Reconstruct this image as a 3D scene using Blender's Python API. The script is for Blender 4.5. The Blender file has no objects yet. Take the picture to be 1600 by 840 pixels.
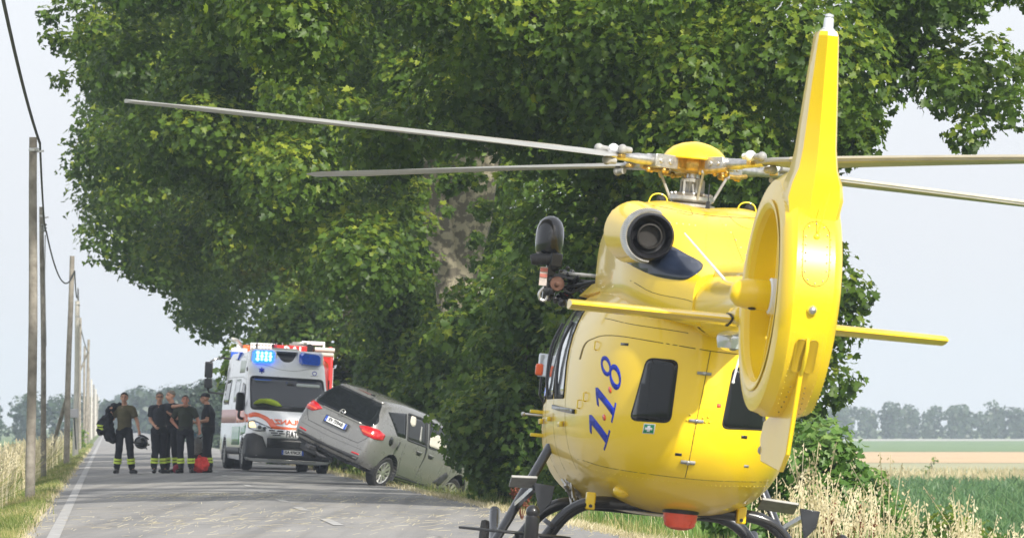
import bpy, bmesh, math, random
import numpy as np
from mathutils import Vector, Matrix, Euler
from mathutils.bvhtree import BVHTree

random.seed(7); RNG = np.random.default_rng(11)
S = bpy.context.scene
R = math.radians
pi = math.pi

# ---------------------------------------------------------------- camera
cam_d = bpy.data.cameras.new('camera'); cam = bpy.data.objects.new('camera', cam_d)
S.collection.objects.link(cam)
cam.location = (0, 0, 1.1); cam.rotation_euler = (R(90), 0, 0)
cam_d.sensor_width = 36; cam_d.lens = 192.4; cam_d.shift_y = 0.1525
cam_d.clip_start = 0.5; cam_d.clip_end = 12000
S.camera = cam
cam_d.dof.use_dof = True; cam_d.dof.focus_distance = 60; cam_d.dof.aperture_fstop = 10
# ---------------------------------------------------------------- sky, sun, exposure
SUN_DIR = Vector((0.40, -0.74, 0.60)).normalized()       # from the scene towards the sun
elev = math.asin(SUN_DIR.z); azim = math.atan2(SUN_DIR.x, SUN_DIR.y)
W = bpy.data.worlds.new('World'); S.world = W; W.use_nodes = True
wn = W.node_tree.nodes; wl = W.node_tree.links; wn.clear()
sky = wn.new('ShaderNodeTexSky'); sky.sky_type = 'NISHITA'; sky.sun_disc = False
sky.sun_elevation = elev; sky.sun_rotation = azim
sky.air_density = 1.0; sky.dust_density = 5.0; sky.ozone_density = 1.5; sky.altitude = 0
hs = wn.new('ShaderNodeHueSaturation'); hs.inputs['Saturation'].default_value = 0.45
wl.new(sky.outputs[0], hs.inputs['Color'])
mxs = wn.new('ShaderNodeMix'); mxs.data_type = 'RGBA'; mxs.inputs[0].default_value = 0.62
mxs.inputs[7].default_value = (8.7, 8.95, 9.5, 1)
wl.new(hs.outputs[0], mxs.inputs[6])
bg = wn.new('ShaderNodeBackground'); bg.inputs['Strength'].default_value = 0.105
wo = wn.new('ShaderNodeOutputWorld')
wl.new(mxs.outputs[2], bg.inputs['Color']); wl.new(bg.outputs[0], wo.inputs['Surface'])
sd = bpy.data.lights.new('sun', 'SUN'); sd.energy = 4.2; sd.angle = R(1.6); sd.color = (1.0, 0.95, 0.86)
so = bpy.data.objects.new('sun', sd); S.collection.objects.link(so)
so.rotation_euler = SUN_DIR.to_track_quat('Z', 'Y').to_euler()
S.view_settings.view_transform = 'Standard'; S.view_settings.look = 'None'
S.view_settings.exposure = 0.5; S.view_settings.gamma = 1.0
try:
    S.cycles.max_bounces = 7; S.cycles.transparent_max_bounces = 8; S.cycles.volume_bounces = 1
    S.cycles.use_denoising = True
except Exception: pass

# ---------------------------------------------------------------- helpers
def link(o): S.collection.objects.link(o); return o
def tag(o, label=None, cat=None, group=None, kind=None):
    if label: o['label'] = label
    if cat: o['category'] = cat
    if group: o['group'] = group
    if kind: o['kind'] = kind
    return o
def empty(name, label, cat, loc=(0, 0, 0), rot=(0, 0, 0), group=None):
    o = bpy.data.objects.new(name, None); link(o); o.empty_display_size = .2
    o.location = loc; o.rotation_euler = rot
    return tag(o, label, cat, group)
def srgb(r, g, b):
    f = lambda c: (c/255/12.92) if c/255 <= .04045 else ((c/255+.055)/1.055)**2.4
    return (f(r), f(g), f(b))

MATS = {}
def mat(name, col, rough=.5, metal=0., coat=0., var=0., vscale=3., bump=0., bscale=40., spec=.5, col2=None, emis=0., alpha=1., trans=0., dirt=0., coords='Object', ior=1.45):
    if name in MATS: return MATS[name]
    m = bpy.data.materials.new(name); m.use_nodes = True; MATS[name] = m
    n = m.node_tree.nodes; l = m.node_tree.links; p = n['Principled BSDF']
    p.inputs['Base Color'].default_value = (*col, 1); p.inputs['Roughness'].default_value = rough
    p.inputs['Metallic'].default_value = metal; p.inputs['Coat Weight'].default_value = coat
    p.inputs['Coat Roughness'].default_value = .06; p.inputs['Specular IOR Level'].default_value = spec
    p.inputs['IOR'].default_value = ior
    if trans: p.inputs['Transmission Weight'].default_value = trans
    if alpha < 1: p.inputs['Alpha'].default_value = alpha
    if emis:
        p.inputs['Emission Color'].default_value = (*col, 1); p.inputs['Emission Strength'].default_value = emis
    tc = n.new('ShaderNodeTexCoord')
    out = tc.outputs[coords]
    if var or col2:
        no = n.new('ShaderNodeTexNoise'); no.inputs['Scale'].default_value = vscale; no.inputs['Detail'].default_value = 6
        l.new(out, no.inputs['Vector'])
        rp = n.new('ShaderNodeValToRGB'); l.new(no.outputs['Fac'], rp.inputs['Fac'])
        rp.color_ramp.elements[0].position = .3; rp.color_ramp.elements[1].position = .7
        a = col; b = col2 or tuple(min(1, c*(1+var)) for c in col)
        if not col2: a = tuple(c*(1-var) for c in col)
        rp.color_ramp.elements[0].color = (*a, 1); rp.color_ramp.elements[1].color = (*b, 1)
        l.new(rp.outputs['Color'], p.inputs['Base Color'])
        mr = n.new('ShaderNodeMath'); mr.operation = 'MULTIPLY_ADD'; mr.inputs[1].default_value = .18; mr.inputs[2].default_value = rough-.09
        l.new(no.outputs['Fac'], mr.inputs[0]); l.new(mr.outputs[0], p.inputs['Roughness'])
    if bump:
        nb = n.new('ShaderNodeTexNoise'); nb.inputs['Scale'].default_value = bscale; nb.inputs['Detail'].default_value = 5
        l.new(out, nb.inputs['Vector'])
        bp = n.new('ShaderNodeBump'); bp.inputs['Strength'].default_value = bump; bp.inputs['Distance'].default_value = .02
        l.new(nb.outputs['Fac'], bp.inputs['Height']); l.new(bp.outputs[0], p.inputs['Normal'])
    return m

class MB:
    """collects faces, then links ONE mesh object"""
    def __init__(s): s.v = []; s.f = []; s.m = []
    def add(s, vs, fs, mi=0):
        k = len(s.v); s.v += [tuple(v) for v in vs]; s.f += [tuple(i+k for i in f) for f in fs]; s.m += [mi]*len(fs); return s
    def box(s, c, d, rot=None, mi=0):
        c = Vector(c); hx, hy, hz = d[0]/2, d[1]/2, d[2]/2
        vs = [Vector((x, y, z)) for z in (-hz, hz) for y in (-hy, hy) for x in (-hx, hx)]
        if rot is not None:
            M = Euler(rot).to_matrix() if not isinstance(rot, Matrix) else rot
            vs = [M @ v for v in vs]
        return s.add([v+c for v in vs], [(0, 2, 3, 1), (4, 5, 7, 6), (0, 1, 5, 4), (2, 6, 7, 3), (0, 4, 6, 2), (1, 3, 7, 5)], mi)
    def bar(s, a, b, w, h=None, mi=0):
        a = Vector(a); b = Vector(b); h = h or w; d = b-a
        M = d.to_track_quat('Y', 'Z').to_matrix()
        return s.box((a+b)/2, (w, d.length, h), M, mi)
    def tube(s, pts, r, n=10, cap=True, mi=0, ey=1.):
        pts = [Vector(p) for p in pts]; k = len(pts)
        rs = r if isinstance(r, (list, tuple)) else [r]*k
        base = []; prev = None
        for i, p in enumerate(pts):
            t = (pts[min(i+1, k-1)]-pts[max(i-1, 0)]).normalized()
            if prev is None: u = t.orthogonal().normalized() if abs(t.z) > .9 else t.cross(Vector((0, 0, 1))).normalized()
            else: u = (prev-t*prev.dot(t)).normalized()
            prev = u; w = t.cross(u)
            base.append([p+u*math.cos(2*pi*j/n)*rs[i]+w*math.sin(2*pi*j/n)*rs[i]*ey for j in range(n)])
        return s.loft(base, cap, mi)
    def loft(s, rings, cap=True, mi=0, closed=True):
        n = len(rings[0]); vs = [v for r_ in rings for v in r_]; fs = []
        for i in range(len(rings)-1):
            for j in range(n if closed else n-1):
                a = i*n+j; b = i*n+(j+1) % n; fs.append((a, b, b+n, a+n))
        if cap: fs += [tuple(reversed(range(n))), tuple(range((len(rings)-1)*n, len(rings)*n))]
        return s.add(vs, fs, mi)
    def rev(s, prof, c=(0, 0, 0), axis='Z', n=24, mi=0, M=None, a0=0, a1=2*pi):
        """profile [(r, h)] revolved about an axis through c"""
        rings = []; full = abs(a1-a0-2*pi) < 1e-6; k = n if full else n+1
        for r_, h in prof:
            ring = []
            for j in range(k):
                a = a0+(a1-a0)*j/n; x, y = r_*math.cos(a), r_*math.sin(a)
                v = Vector((x, y, h)) if axis == 'Z' else Vector((h, x, y)) if axis == 'X' else Vector((y, h, x))
                if M is not None: v = M @ v
                ring.append(v+Vector(c))
            rings.append(ring)
        return s.loft(rings, False, mi, closed=full)
    def ball(s, c, r, n=14, mi=0, M=None):
        rr = r if isinstance(r, (tuple, list)) else (r, r, r); m_ = max(6, n//2); rings = []
        for i in range(m_+1):
            ph = pi*i/m_; ring = []
            for j in range(n):
                v = Vector((rr[0]*math.sin(ph)*math.cos(2*pi*j/n), rr[1]*math.sin(ph)*math.sin(2*pi*j/n), rr[2]*math.cos(ph)))
                if M is not None: v = M @ v
                ring.append(v+Vector(c))
            rings.append(ring)
        return s.loft(rings, False, mi)
    def prism(s, poly, d, M=None, c=(0, 0, 0), mi=0):
        """2-D polygon (x,y) extruded by d in +z, then M and c"""
        n = len(poly); vs = [Vector((x, y, 0)) for x, y in poly]+[Vector((x, y, d)) for x, y in poly]
        if M is not None: vs = [M @ v for v in vs]
        fs = [tuple(reversed(range(n))), tuple(range(n, 2*n))]+[(i, (i+1) % n, (i+1) % n+n, i+n) for i in range(n)]
        return s.add([v+Vector(c) for v in vs], fs, mi)
    def build(s, name, mats, parent=None, smooth=True, ang=35, bevel=0, loc=None, rot=None, clean=True, sub=0):
        me = bpy.data.meshes.new(name)
        me.from_pydata([tuple(v) for v in s.v], [], s.f)
        ms = mats if isinstance(mats, (list, tuple)) else [mats]
        for m in ms: me.materials.append(m)
        if len(ms) > 1: me.polygons.foreach_set('material_index', s.m)
        if clean:
            b = bmesh.new(); b.from_mesh(me)
            bmesh.ops.remove_doubles(b, verts=b.verts, dist=1e-5)
            bmesh.ops.recalc_face_normals(b, faces=b.faces)
            b.to_mesh(me); b.free()
        me.validate()
        if smooth:
            me.polygons.foreach_set('use_smooth', [True]*len(me.polygons)); me.set_sharp_from_angle(angle=R(ang))
        me.update()
        o = bpy.data.objects.new(name, me); link(o)
        if parent is not None: o.parent = parent
        if loc is not None: o.location = loc
        if rot is not None: o.rotation_euler = rot
        if bevel:
            md = o.modifiers.new('bevel', 'BEVEL'); md.width = bevel; md.segments = 2; md.limit_method = 'ANGLE'; md.angle_limit = R(40)
        if sub:
            md = o.modifiers.new('subd', 'SUBSURF'); md.levels = sub; md.render_levels = sub
        return o

def bez(pts, n=8):
    """Catmull-Rom through points"""
    P = [Vector(p) for p in pts]; P = [P[0]*2-P[1]]+P+[P[-1]*2-P[-2]]; out = []
    for i in range(1, len(P)-2):
        for k in range(n):
            t = k/n
            out.append(.5*((2*P[i])+(P[i+1]-P[i-1])*t+(2*P[i-1]-5*P[i]+4*P[i+1]-P[i+2])*t*t+(3*P[i]-P[i-1]-3*P[i+1]+P[i+2])*t**3))
    out.append(P[-2]); return out

def bvh_of(o):
    me = o.data; return BVHTree.FromPolygons([v.co[:] for v in me.vertices], [p.vertices[:] for p in me.polygons])

def np_mesh(name, V, F, mats, parent=None, smooth=False, attr=None, uniform=None, mi=None):
    """fast mesh from numpy: V (n,3), F (m,k) faces all with k corners"""
    me = bpy.data.meshes.new(name); F = np.asarray(F, np.int32); m, k = F.shape
    me.vertices.add(len(V)); me.vertices.foreach_set('co', np.asarray(V, np.float32).ravel())
    me.loops.add(m*k); me.loops.foreach_set('vertex_index', F.ravel())
    me.polygons.add(m); me.polygons.foreach_set('loop_start', np.arange(0, m*k, k, dtype=np.int32))
    for q in (mats if isinstance(mats, (list, tuple)) else [mats]): me.materials.append(q)
    if mi is not None: me.polygons.foreach_set('material_index', np.asarray(mi, np.int32))
    if attr is not None:
        a = me.attributes.new('tint', 'FLOAT', 'FACE'); a.data.foreach_set('value', np.asarray(attr, np.float32))
    me.update(calc_edges=True); me.validate()
    if smooth: me.polygons.foreach_set('use_smooth', [True]*m)
    o = bpy.data.objects.new(name, me); link(o)
    if parent is not None: o.parent = parent
    return o
# ---------------------------------------------------------------- materials
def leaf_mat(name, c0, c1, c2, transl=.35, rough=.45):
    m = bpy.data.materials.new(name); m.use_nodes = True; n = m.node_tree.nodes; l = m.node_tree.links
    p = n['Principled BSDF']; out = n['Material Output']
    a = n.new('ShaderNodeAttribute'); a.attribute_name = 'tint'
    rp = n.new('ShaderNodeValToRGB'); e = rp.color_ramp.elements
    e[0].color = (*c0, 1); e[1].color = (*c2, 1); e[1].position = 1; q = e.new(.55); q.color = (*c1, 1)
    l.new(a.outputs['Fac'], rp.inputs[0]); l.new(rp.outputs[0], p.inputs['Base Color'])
    p.inputs['Roughness'].default_value = rough; p.inputs['Specular IOR Level'].default_value = .35
    t = n.new('ShaderNodeBsdfTranslucent')
    hs_ = n.new('ShaderNodeHueSaturation'); hs_.inputs['Hue'].default_value = .485; hs_.inputs['Value'].default_value = 1.6
    l.new(rp.outputs[0], hs_.inputs['Color']); l.new(hs_.outputs[0], t.inputs['Color'])
    mx = n.new('ShaderNodeMixShader'); mx.inputs[0].default_value = transl
    l.new(p.outputs[0], mx.inputs[1]); l.new(t.outputs[0], mx.inputs[2]); l.new(mx.outputs[0], out.inputs['Surface'])
    return m
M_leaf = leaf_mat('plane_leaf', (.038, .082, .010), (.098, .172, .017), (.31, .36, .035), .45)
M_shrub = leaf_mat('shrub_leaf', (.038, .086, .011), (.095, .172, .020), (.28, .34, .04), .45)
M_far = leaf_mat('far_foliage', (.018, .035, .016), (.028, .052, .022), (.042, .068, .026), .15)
M_weed = leaf_mat('weed_leaf', (.05, .12, .02), (.10, .20, .035), (.2, .3, .08))
M_dry = leaf_mat('dry_grass', (.30, .26, .13), (.48, .42, .25), (.66, .60, .42), .3, .7)
M_grass = leaf_mat('verge_grass', (.07, .12, .02), (.17, .21, .05), (.42, .36, .16), .3, .6)
M_crop = leaf_mat('crop_leaf', (.04, .10, .03), (.065, .15, .045), (.12, .2, .07), .3)
M_dock = leaf_mat('dock_seed', (.13, .04, .02), (.2, .06, .03), (.28, .1, .05), .2, .8)

M_yel = mat('yellow_gloss_paint', (.86, .59, .010), .34, coat=.45, var=.05, vscale=1.3)
M_yel2 = mat('yellow_worn_paint', (.78, .58, .02), .4, coat=.5, var=.06, vscale=9)
M_black = mat('black_paint', (.012, .012, .014), .35, coat=.4, var=.2, vscale=12)
M_gear = mat('gear_dark_paint', (.018, .02, .026), .3, coat=.7, var=.3, vscale=10)
M_rub = mat('black_rubber', (.02, .02, .02), .8, bump=.2, bscale=60)
M_shield = mat('dark_blue_heat_shield', (.012, .018, .035), .32, coat=.3, var=.3, vscale=5)
M_steel = mat('machined_steel', (.52, .51, .49), .32, .85, var=.18, vscale=25)
M_grey = mat('grey_paint', (.30, .30, .29), .5, var=.18, vscale=14)
M_blade = mat('grey_blade_paint', (.34, .34, .32), .42, var=.12, vscale=3, coat=.2)
M_white = mat('white_paint', (.78, .79, .80), .3, coat=.8, var=.02, vscale=3)
M_glassd = mat('dark_tinted_glass', (.010, .012, .014), .05, spec=.45)
M_glasss = mat('painted_sky_glass', (.62, .66, .70), .12, metal=.55, coat=1.)  # pale base colour stands in for the sky reflected in the glass
M_brass = mat('bronze_fitting', (.55, .36, .09), .35, .8, var=.3, vscale=30)
M_redb = mat('red_beacon_glass', (.78, .10, .05), .3, coat=.6, var=.08, vscale=20)
M_blue = mat('blue_print', (.006, .03, .40), .5, spec=.25)
M_screen = mat('reflecting_windscreen', (.016, .019, .023), .10, spec=.75)
M_reddot = mat('red_print', (.62, .06, .02), .35, coat=.6)
M_green = mat('green_print', (.01, .28, .12), .4)
M_wprint = mat('white_print', (.85, .85, .85), .4)
M_seam = mat('panel_gap', (.19, .13, .01), .7)
M_orange = mat('orange_reflective_paint', (.85, .13, .03), .4, coat=.5, var=.04)
M_vgreen = mat('green_vehicle_paint', (.02, .22, .07), .4, coat=.6, var=.05)
M_red = mat('fire_red_paint', (.55, .02, .015), .3, coat=.9, var=.04)
M_car = mat('greige_car_paint', (.20, .20, .195), .28, metal=.35, coat=.9, var=.05, vscale=4)
M_plast = mat('dark_plastic', (.035, .036, .04), .6, var=.15, vscale=20)
M_tail = mat('red_lens', (.5, .012, .02), .15, coat=1.)
M_lens = mat('clear_lens', (.62, .65, .68), .12, metal=.4, coat=1.)
M_alu = mat('alloy_rim', (.55, .55, .53), .3, .8, var=.1, vscale=20)
M_blueb = mat('blue_beacon_lens', (.02, .10, .62), .15, coat=1., var=.2, vscale=30)
M_bluelit = mat('blue_beacon_lit', (.02, .16, 1.0), .2, emis=1.5)
M_bluecore = mat('blue_beacon_core', (.25, .62, 1.0), .2, emis=2.6)
M_warm = mat('warm_lamp_lit', (1.0, .75, .4), .2, emis=.9)
M_hiviz = mat('hi_viz_yellow', (.55, .75, .05), .6, emis=0)
M_plate = mat('plate_white', (.75, .76, .76), .4)
M_pblue = mat('plate_blue', (.02, .08, .45), .4)
M_char = mat('plate_characters', (.02, .02, .025), .5)
M_skin = mat('skin', (.50, .27, .19), .55, var=.08, vscale=18)
M_skin2 = mat('ruddy_skin', (.52, .23, .16), .55, var=.1, vscale=18)
M_hair = mat('dark_hair', (.03, .022, .016), .7, bump=.6, bscale=160)
M_hairg = mat('cropped_grey_hair', (.16, .14, .12), .8, bump=.6, bscale=160)
M_olive = mat('olive_tshirt_cloth', (.105, .092, .052), .9, var=.15, vscale=9, bump=.4, bscale=30)
M_navy = mat('navy_work_cloth', (.014, .015, .022), .85, var=.2, vscale=9, bump=.4, bscale=30)
M_navy2 = mat('faded_navy_cloth', (.03, .032, .042), .9, var=.2, vscale=9, bump=.4, bscale=30)
M_boot = mat('boot_leather', (.012, .011, .011), .4, var=.2, vscale=20)
M_band = mat('reflective_band', (.62, .78, .10), .5, var=.08, vscale=30)
M_bag = mat('red_bag_cloth', (.85, .06, .05), .7, var=.2, vscale=12, bump=.6, bscale=20)
M_wood = mat('weathered_pole_wood', (.16, .14, .115), .9, col2=(.31, .285, .24), vscale=6, bump=.6, bscale=20)
M_conc = mat('pale_concrete', (.5, .47, .42), .85, var=.12, vscale=5, bump=.3, bscale=30)
M_cable = mat('cable_sheath', (.03, .03, .03), .6)
M_egg = mat('black_gloss_shell', (.015, .016, .02), .22, coat=.5, var=.4, vscale=7)
# ---------------------------------------------------------------- ground, road, fields
SL = 0.0738                                   # the road runs along x = u - SL*y
def gz(u):
    """height of the land at distance u from the road's axis system"""
    P = [(-400, -1.6), (-14, -1.5), (-7, -1.0), (-3.2, -.75), (-1.9, -.28), (-1.05, -.07), (-.9, -.045), (2.4, .03), (5.35, -.045), (5.6, -.12), (6.6, -.30), (8.5, -.75), (11, -1.15), (16, -1.9), (40, -2.0), (400, -2.0)]
    if isinstance(u, np.ndarray): return np.interp(u, [p[0] for p in P], [p[1] for p in P])
    return float(np.interp(u, [p[0] for p in P], [p[1] for p in P]))
def U2X(u, y): return u-SL*y

def sheet(name, us, ys, dz, m, zf=gz, kind='structure', noise=0):
    us = np.array(us, float); ys = np.array(ys, float)
    U, Y = np.meshgrid(us, ys); Z = zf(U.ravel()).reshape(U.shape)+dz
    if noise: Z = Z+noise*(np.sin(U*1.7+Y*.31)*np.cos(Y*.83+U*.4)+.5*np.sin(U*4.1-Y*2.3))
    V = np.stack([U-SL*Y, Y, Z], -1).reshape(-1, 3); a, b = len(us), len(ys)
    i = np.arange(b-1)[:, None]*a+np.arange(a-1)[None, :]; i = i.ravel()
    F = np.stack([i, i+1, i+1+a, i+a], 1)
    o = np_mesh(name, V, F, m, smooth=True); tag(o, kind=kind); return o

def ground_mat():
    m = bpy.data.materials.new('earth_and_turf'); m.use_nodes = True; n = m.node_tree.nodes; l = m.node_tree.links; p = n['Principled BSDF']
    tc = n.new('ShaderNodeTexCoord')
    a = n.new('ShaderNodeTexNoise'); a.inputs['Scale'].default_value = .35; a.inputs['Detail'].default_value = 8; l.new(tc.outputs['Object'], a.inputs['Vector'])
    r = n.new('ShaderNodeValToRGB'); l.new(a.outputs['Fac'], r.inputs[0])
    e = r.color_ramp.elements; e[0].position = .35; e[0].color = (.07, .12, .03, 1); e[1].position = .62; e[1].color = (.20, .20, .08, 1)
    q = e.new(.5); q.color = (.10, .15, .04, 1)
    l.new(r.outputs[0], p.inputs['Base Color']); p.inputs['Roughness'].default_value = .95
    b = n.new('ShaderNodeTexNoise'); b.inputs['Scale'].default_value = 8; b.inputs['Detail'].default_value = 8; l.new(tc.outputs['Object'], b.inputs['Vector'])
    bp = n.new('ShaderNodeBump'); bp.inputs['Strength'].default_value = .8; bp.inputs['Distance'].default_value = .1; l.new(b.outputs['Fac'], bp.inputs['Height']); l.new(bp.outputs[0], p.inputs['Normal'])
    return m
def road_mat():
    m = bpy.data.materials.new('worn_asphalt'); m.use_nodes = True; n = m.node_tree.nodes; l = m.node_tree.links; p = n['Principled BSDF']
    tc = n.new('ShaderNodeTexCoord')
    def noise(sc, det, st=None):
        t = n.new('ShaderNodeTexNoise'); t.inputs['Scale'].default_value = sc; t.inputs['Detail'].default_value = det
        if st:
            mp = n.new('ShaderNodeMapping'); mp.inputs['Scale'].default_value = st; mp.inputs['Rotation'].default_value = (0, 0, math.atan(SL)); l.new(tc.outputs['Object'], mp.inputs['Vector']); l.new(mp.outputs[0], t.inputs['Vector'])
        else: l.new(tc.outputs['Object'], t.inputs['Vector'])
        return t
    a = noise(1., 6, (1.6, .12, 1)); b = noise(45, 4); c = noise(.5, 5)
    r = n.new('ShaderNodeValToRGB'); l.new(a.outputs['Fac'], r.inputs[0]); e = r.color_ramp.elements
    e[0].position = .3; e[0].color = (.20, .198, .195, 1); e[1].position = .72; e[1].color = (.31, .30, .285, 1)
    mx = n.new('ShaderNodeMix'); mx.data_type = 'RGBA'; mx.blend_type = 'MULTIPLY'; mx.inputs[0].default_value = .7
    r2 = n.new('ShaderNodeValToRGB'); l.new(b.outputs['Fac'], r2.inputs[0]); r2.color_ramp.elements[0].color = (.55, .55, .55, 1); r2.color_ramp.elements[0].position = .3; r2.color_ramp.elements[1].position = .65
    l.new(r.outputs[0], mx.inputs[6]); l.new(r2.outputs[0], mx.inputs[7])
    mx2 = n.new('ShaderNodeMix'); mx2.data_type = 'RGBA'
    r3 = n.new('ShaderNodeValToRGB'); l.new(c.outputs['Fac'], r3.inputs[0]); r3.color_ramp.elements[0].position = .5; r3.color_ramp.elements[1].position = .8; r3.color_ramp.elements[1].color = (.5, .5, .5, 1)
    l.new(r3.outputs[0], mx2.inputs[0]); l.new(mx.outputs[2], mx2.inputs[6]); mx2.inputs[7].default_value = (.29, .26, .21, 1)
    l.new(mx2.outputs[2], p.inputs['Base Color']); p.inputs['Roughness'].default_value = .9
    # fine cracks and rubber tracks along the wheel paths
    vo = n.new('ShaderNodeTexVoronoi'); vo.feature = 'DISTANCE_TO_EDGE'; vo.inputs['Scale'].default_value = .45
    wv = noise(2.2, 5); ad = n.new('ShaderNodeMix'); ad.data_type = 'RGBA'; ad.inputs[0].default_value = .25; l.new(tc.outputs['Object'], ad.inputs[6]); l.new(wv.outputs['Color'], ad.inputs[7]); l.new(ad.outputs[2], vo.inputs['Vector'])
    cr = n.new('ShaderNodeValToRGB'); l.new(vo.outputs['Distance'], cr.inputs[0]); cr.color_ramp.elements[0].color = (.45, .45, .45, 1); cr.color_ramp.elements[0].position = 0; cr.color_ramp.elements[1].position = .008
    mc = n.new('ShaderNodeMix'); mc.data_type = 'RGBA'; mc.blend_type = 'MULTIPLY'; mc.inputs[0].default_value = .8; l.new(mx2.outputs[2], mc.inputs[6]); l.new(cr.outputs[0], mc.inputs[7])
    tr_ = noise(1., 3, (2.6, .02, 1)); r4 = n.new('ShaderNodeValToRGB'); l.new(tr_.outputs['Fac'], r4.inputs[0]); r4.color_ramp.elements[0].color = (.72, .72, .73, 1); r4.color_ramp.elements[0].position = .36; r4.color_ramp.elements[1].position = .52
    mt = n.new('ShaderNodeMix'); mt.data_type = 'RGBA'; mt.blend_type = 'MULTIPLY'; mt.inputs[0].default_value = .8; l.new(mc.outputs[2], mt.inputs[6]); l.new(r4.outputs[0], mt.inputs[7]); l.new(mt.outputs[2], p.inputs['Base Color'])
    bp = n.new('ShaderNodeBump'); bp.inputs['Strength'].default_value = .6; bp.inputs['Distance'].default_value = .01; l.new(b.outputs['Fac'], bp.inputs['Height']); l.new(bp.outputs[0], p.inputs['Normal'])
    return m
M_ground = ground_mat(); M_road = road_mat()
M_line = mat('worn_white_line', (.40, .395, .385), .85, col2=(.25, .245, .24), vscale=3.5)
M_wheat = mat('ripe_wheat', (.42, .29, .16), .95, col2=(.52, .38, .22), vscale=.2, bump=.5, bscale=5)
M_stub = mat('pale_stubble', (.26, .27, .15), .95, col2=(.36, .33, .20), vscale=.15, bump=.5, bscale=5)
M_gfield = mat('green_field', (.09, .16, .06), .95, col2=(.14, .21, .08), vscale=.1, bump=.5, bscale=5)
M_far_pale = mat('far_pale_field', (.30, .30, .26), .95, col2=(.36, .36, .32), vscale=.03)

gu = [-400, -200, -80, -40, -20, -14, -10, -7, -5, -4, -3.2, -2.6, -1.9, -1.4, -1.05, -.95, -.6, 5.1, 5.35, 5.6, 6, 6.6, 7.2, 8.5, 9.5, 11, 13, 16, 20, 30, 40, 80, 200, 700]
gy = [-60, -20, 10]+list(np.arange(20, 260, 4.))+[280, 300, 350, 400, 500, 700, 900, 1200, 1600, 2300, 3500]
def zg(u):
    z = gz(u); return np.where((u > -.93) & (u < 5.33), z-.08, z)
sheet('ground', gu, gy, 0, M_ground, zf=zg)
sheet('road', list(np.linspace(-.95, 5.36, 14)), [y for y in gy if y <= 900]+[960], .002, M_road)
def line_sheet(u0, u1, y0, y1): return [u0, u1], list(np.linspace(y0, y1, max(2, int((y1-y0)/6))))
us, ys = line_sheet(-.62, -.49, 20, 900)
sheet('road_edge_line', us, ys, .007, M_line)
for y0 in (58.5, 68.6, 76.6, 86.2, 95.5, 105., 114.5, 124, 133.5, 143, 152.5, 162):
    us, ys = line_sheet(2.41, 2.53, y0, y0+(2.9 if y0 > 60 else 4.))
    sheet('centre_dash', us, ys, .007, M_line)
# field bands far to the right (they lie on the land a few centimetres proud)
def band(name, u0, u1, y0, y1, dz, m):
    return sheet(name, list(np.linspace(u0, u1, 12)), list(np.linspace(y0, y1, 5)), dz, m)
band('green_field', 24, 500, 620, 1040, .12, M_gfield)
band('wheat_field', 24, 500, 432, 612, .14, M_wheat)
band('stubble_field', 24, 500, 300, 432, .12, M_stub)
band('pale_field', 24, 600, 1041, 1200, .14, M_far_pale)
band('left_field', -380, -12, 160, 900, .12, M_gfield)

# ---------------------------------------------------------------- haze
hz = MB(); hz.box((60, 820, 11.2), (1500, 1900, 30.4))
hz = hz.build('haze', [], smooth=False)
hm = bpy.data.materials.new('haze_air'); hm.use_nodes = True; hn = hm.node_tree.nodes
hn.remove(hn['Principled BSDF']); vp = hn.new('ShaderNodeVolumePrincipled')
vp.inputs['Color'].default_value = (.72, .83, 1.0, 1); vp.inputs['Density'].default_value = .00032; vp.inputs['Anisotropy'].default_value = .1
hm.node_tree.links.new(vp.outputs[0], hn['Material Output'].inputs['Volume']); hz.data.materials.append(hm)
tag(hz, 'thin pale summer haze over the fields', 'haze', kind='stuff')

# ---------------------------------------------------------------- grass, weeds, straw
def blades(P, H, Wd, lean=.35, seg=2, droop=.3):
    """tapered bent blades rooted at P (n,3); returns V, F (quads)"""
    n = len(P); a = RNG.uniform(0, 2*pi, n); ln = np.abs(RNG.normal(0, lean, n))*H
    dx, dy = np.cos(a)*ln, np.sin(a)*ln; b = RNG.uniform(-.6, .6, n); wx, wy = np.cos(b)*Wd/2, np.sin(b)*Wd/2
    rows = []
    for i in range(seg+1):
        t = i/seg; w = (1-t*.92); cx = P[:, 0]+dx*t**1.7; cy = P[:, 1]+dy*t**1.7; cz = P[:, 2]+H*(t-droop*t*t*.4)
        rows += [np.stack([cx-wx*w, cy-wy*w, cz], 1), np.stack([cx+wx*w, cy+wy*w, cz], 1)]
    V = np.stack(rows, 1); k = 2*(seg+1); base = np.arange(n)[:, None]*k
    F = np.concatenate([base+np.array([[2*i, 2*i+1, 2*i+3, 2*i+2]]) for i in range(seg)], 1).reshape(-1, 4)
    return V.reshape(-1, 3), F
def scatter(n, u0, u1, y0, y1, power=1.6, zf=gz):
    """more of them near the camera"""
    t = RNG.random(n); y = (y0**(1-power)+t*(y1**(1-power)-y0**(1-power)))**(1/(1-power)); u = RNG.uniform(u0, u1, n)
    return np.stack([u-SL*y, y, zf(u)-.02], 1), u
def cat(parts):
    V = []; F = []; T = []; k = 0
    for v, f, t in parts: V.append(v); F.append(f+k); T.append(t); k += len(v)
    return np.concatenate(V), np.concatenate(F), np.concatenate(T)
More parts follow.
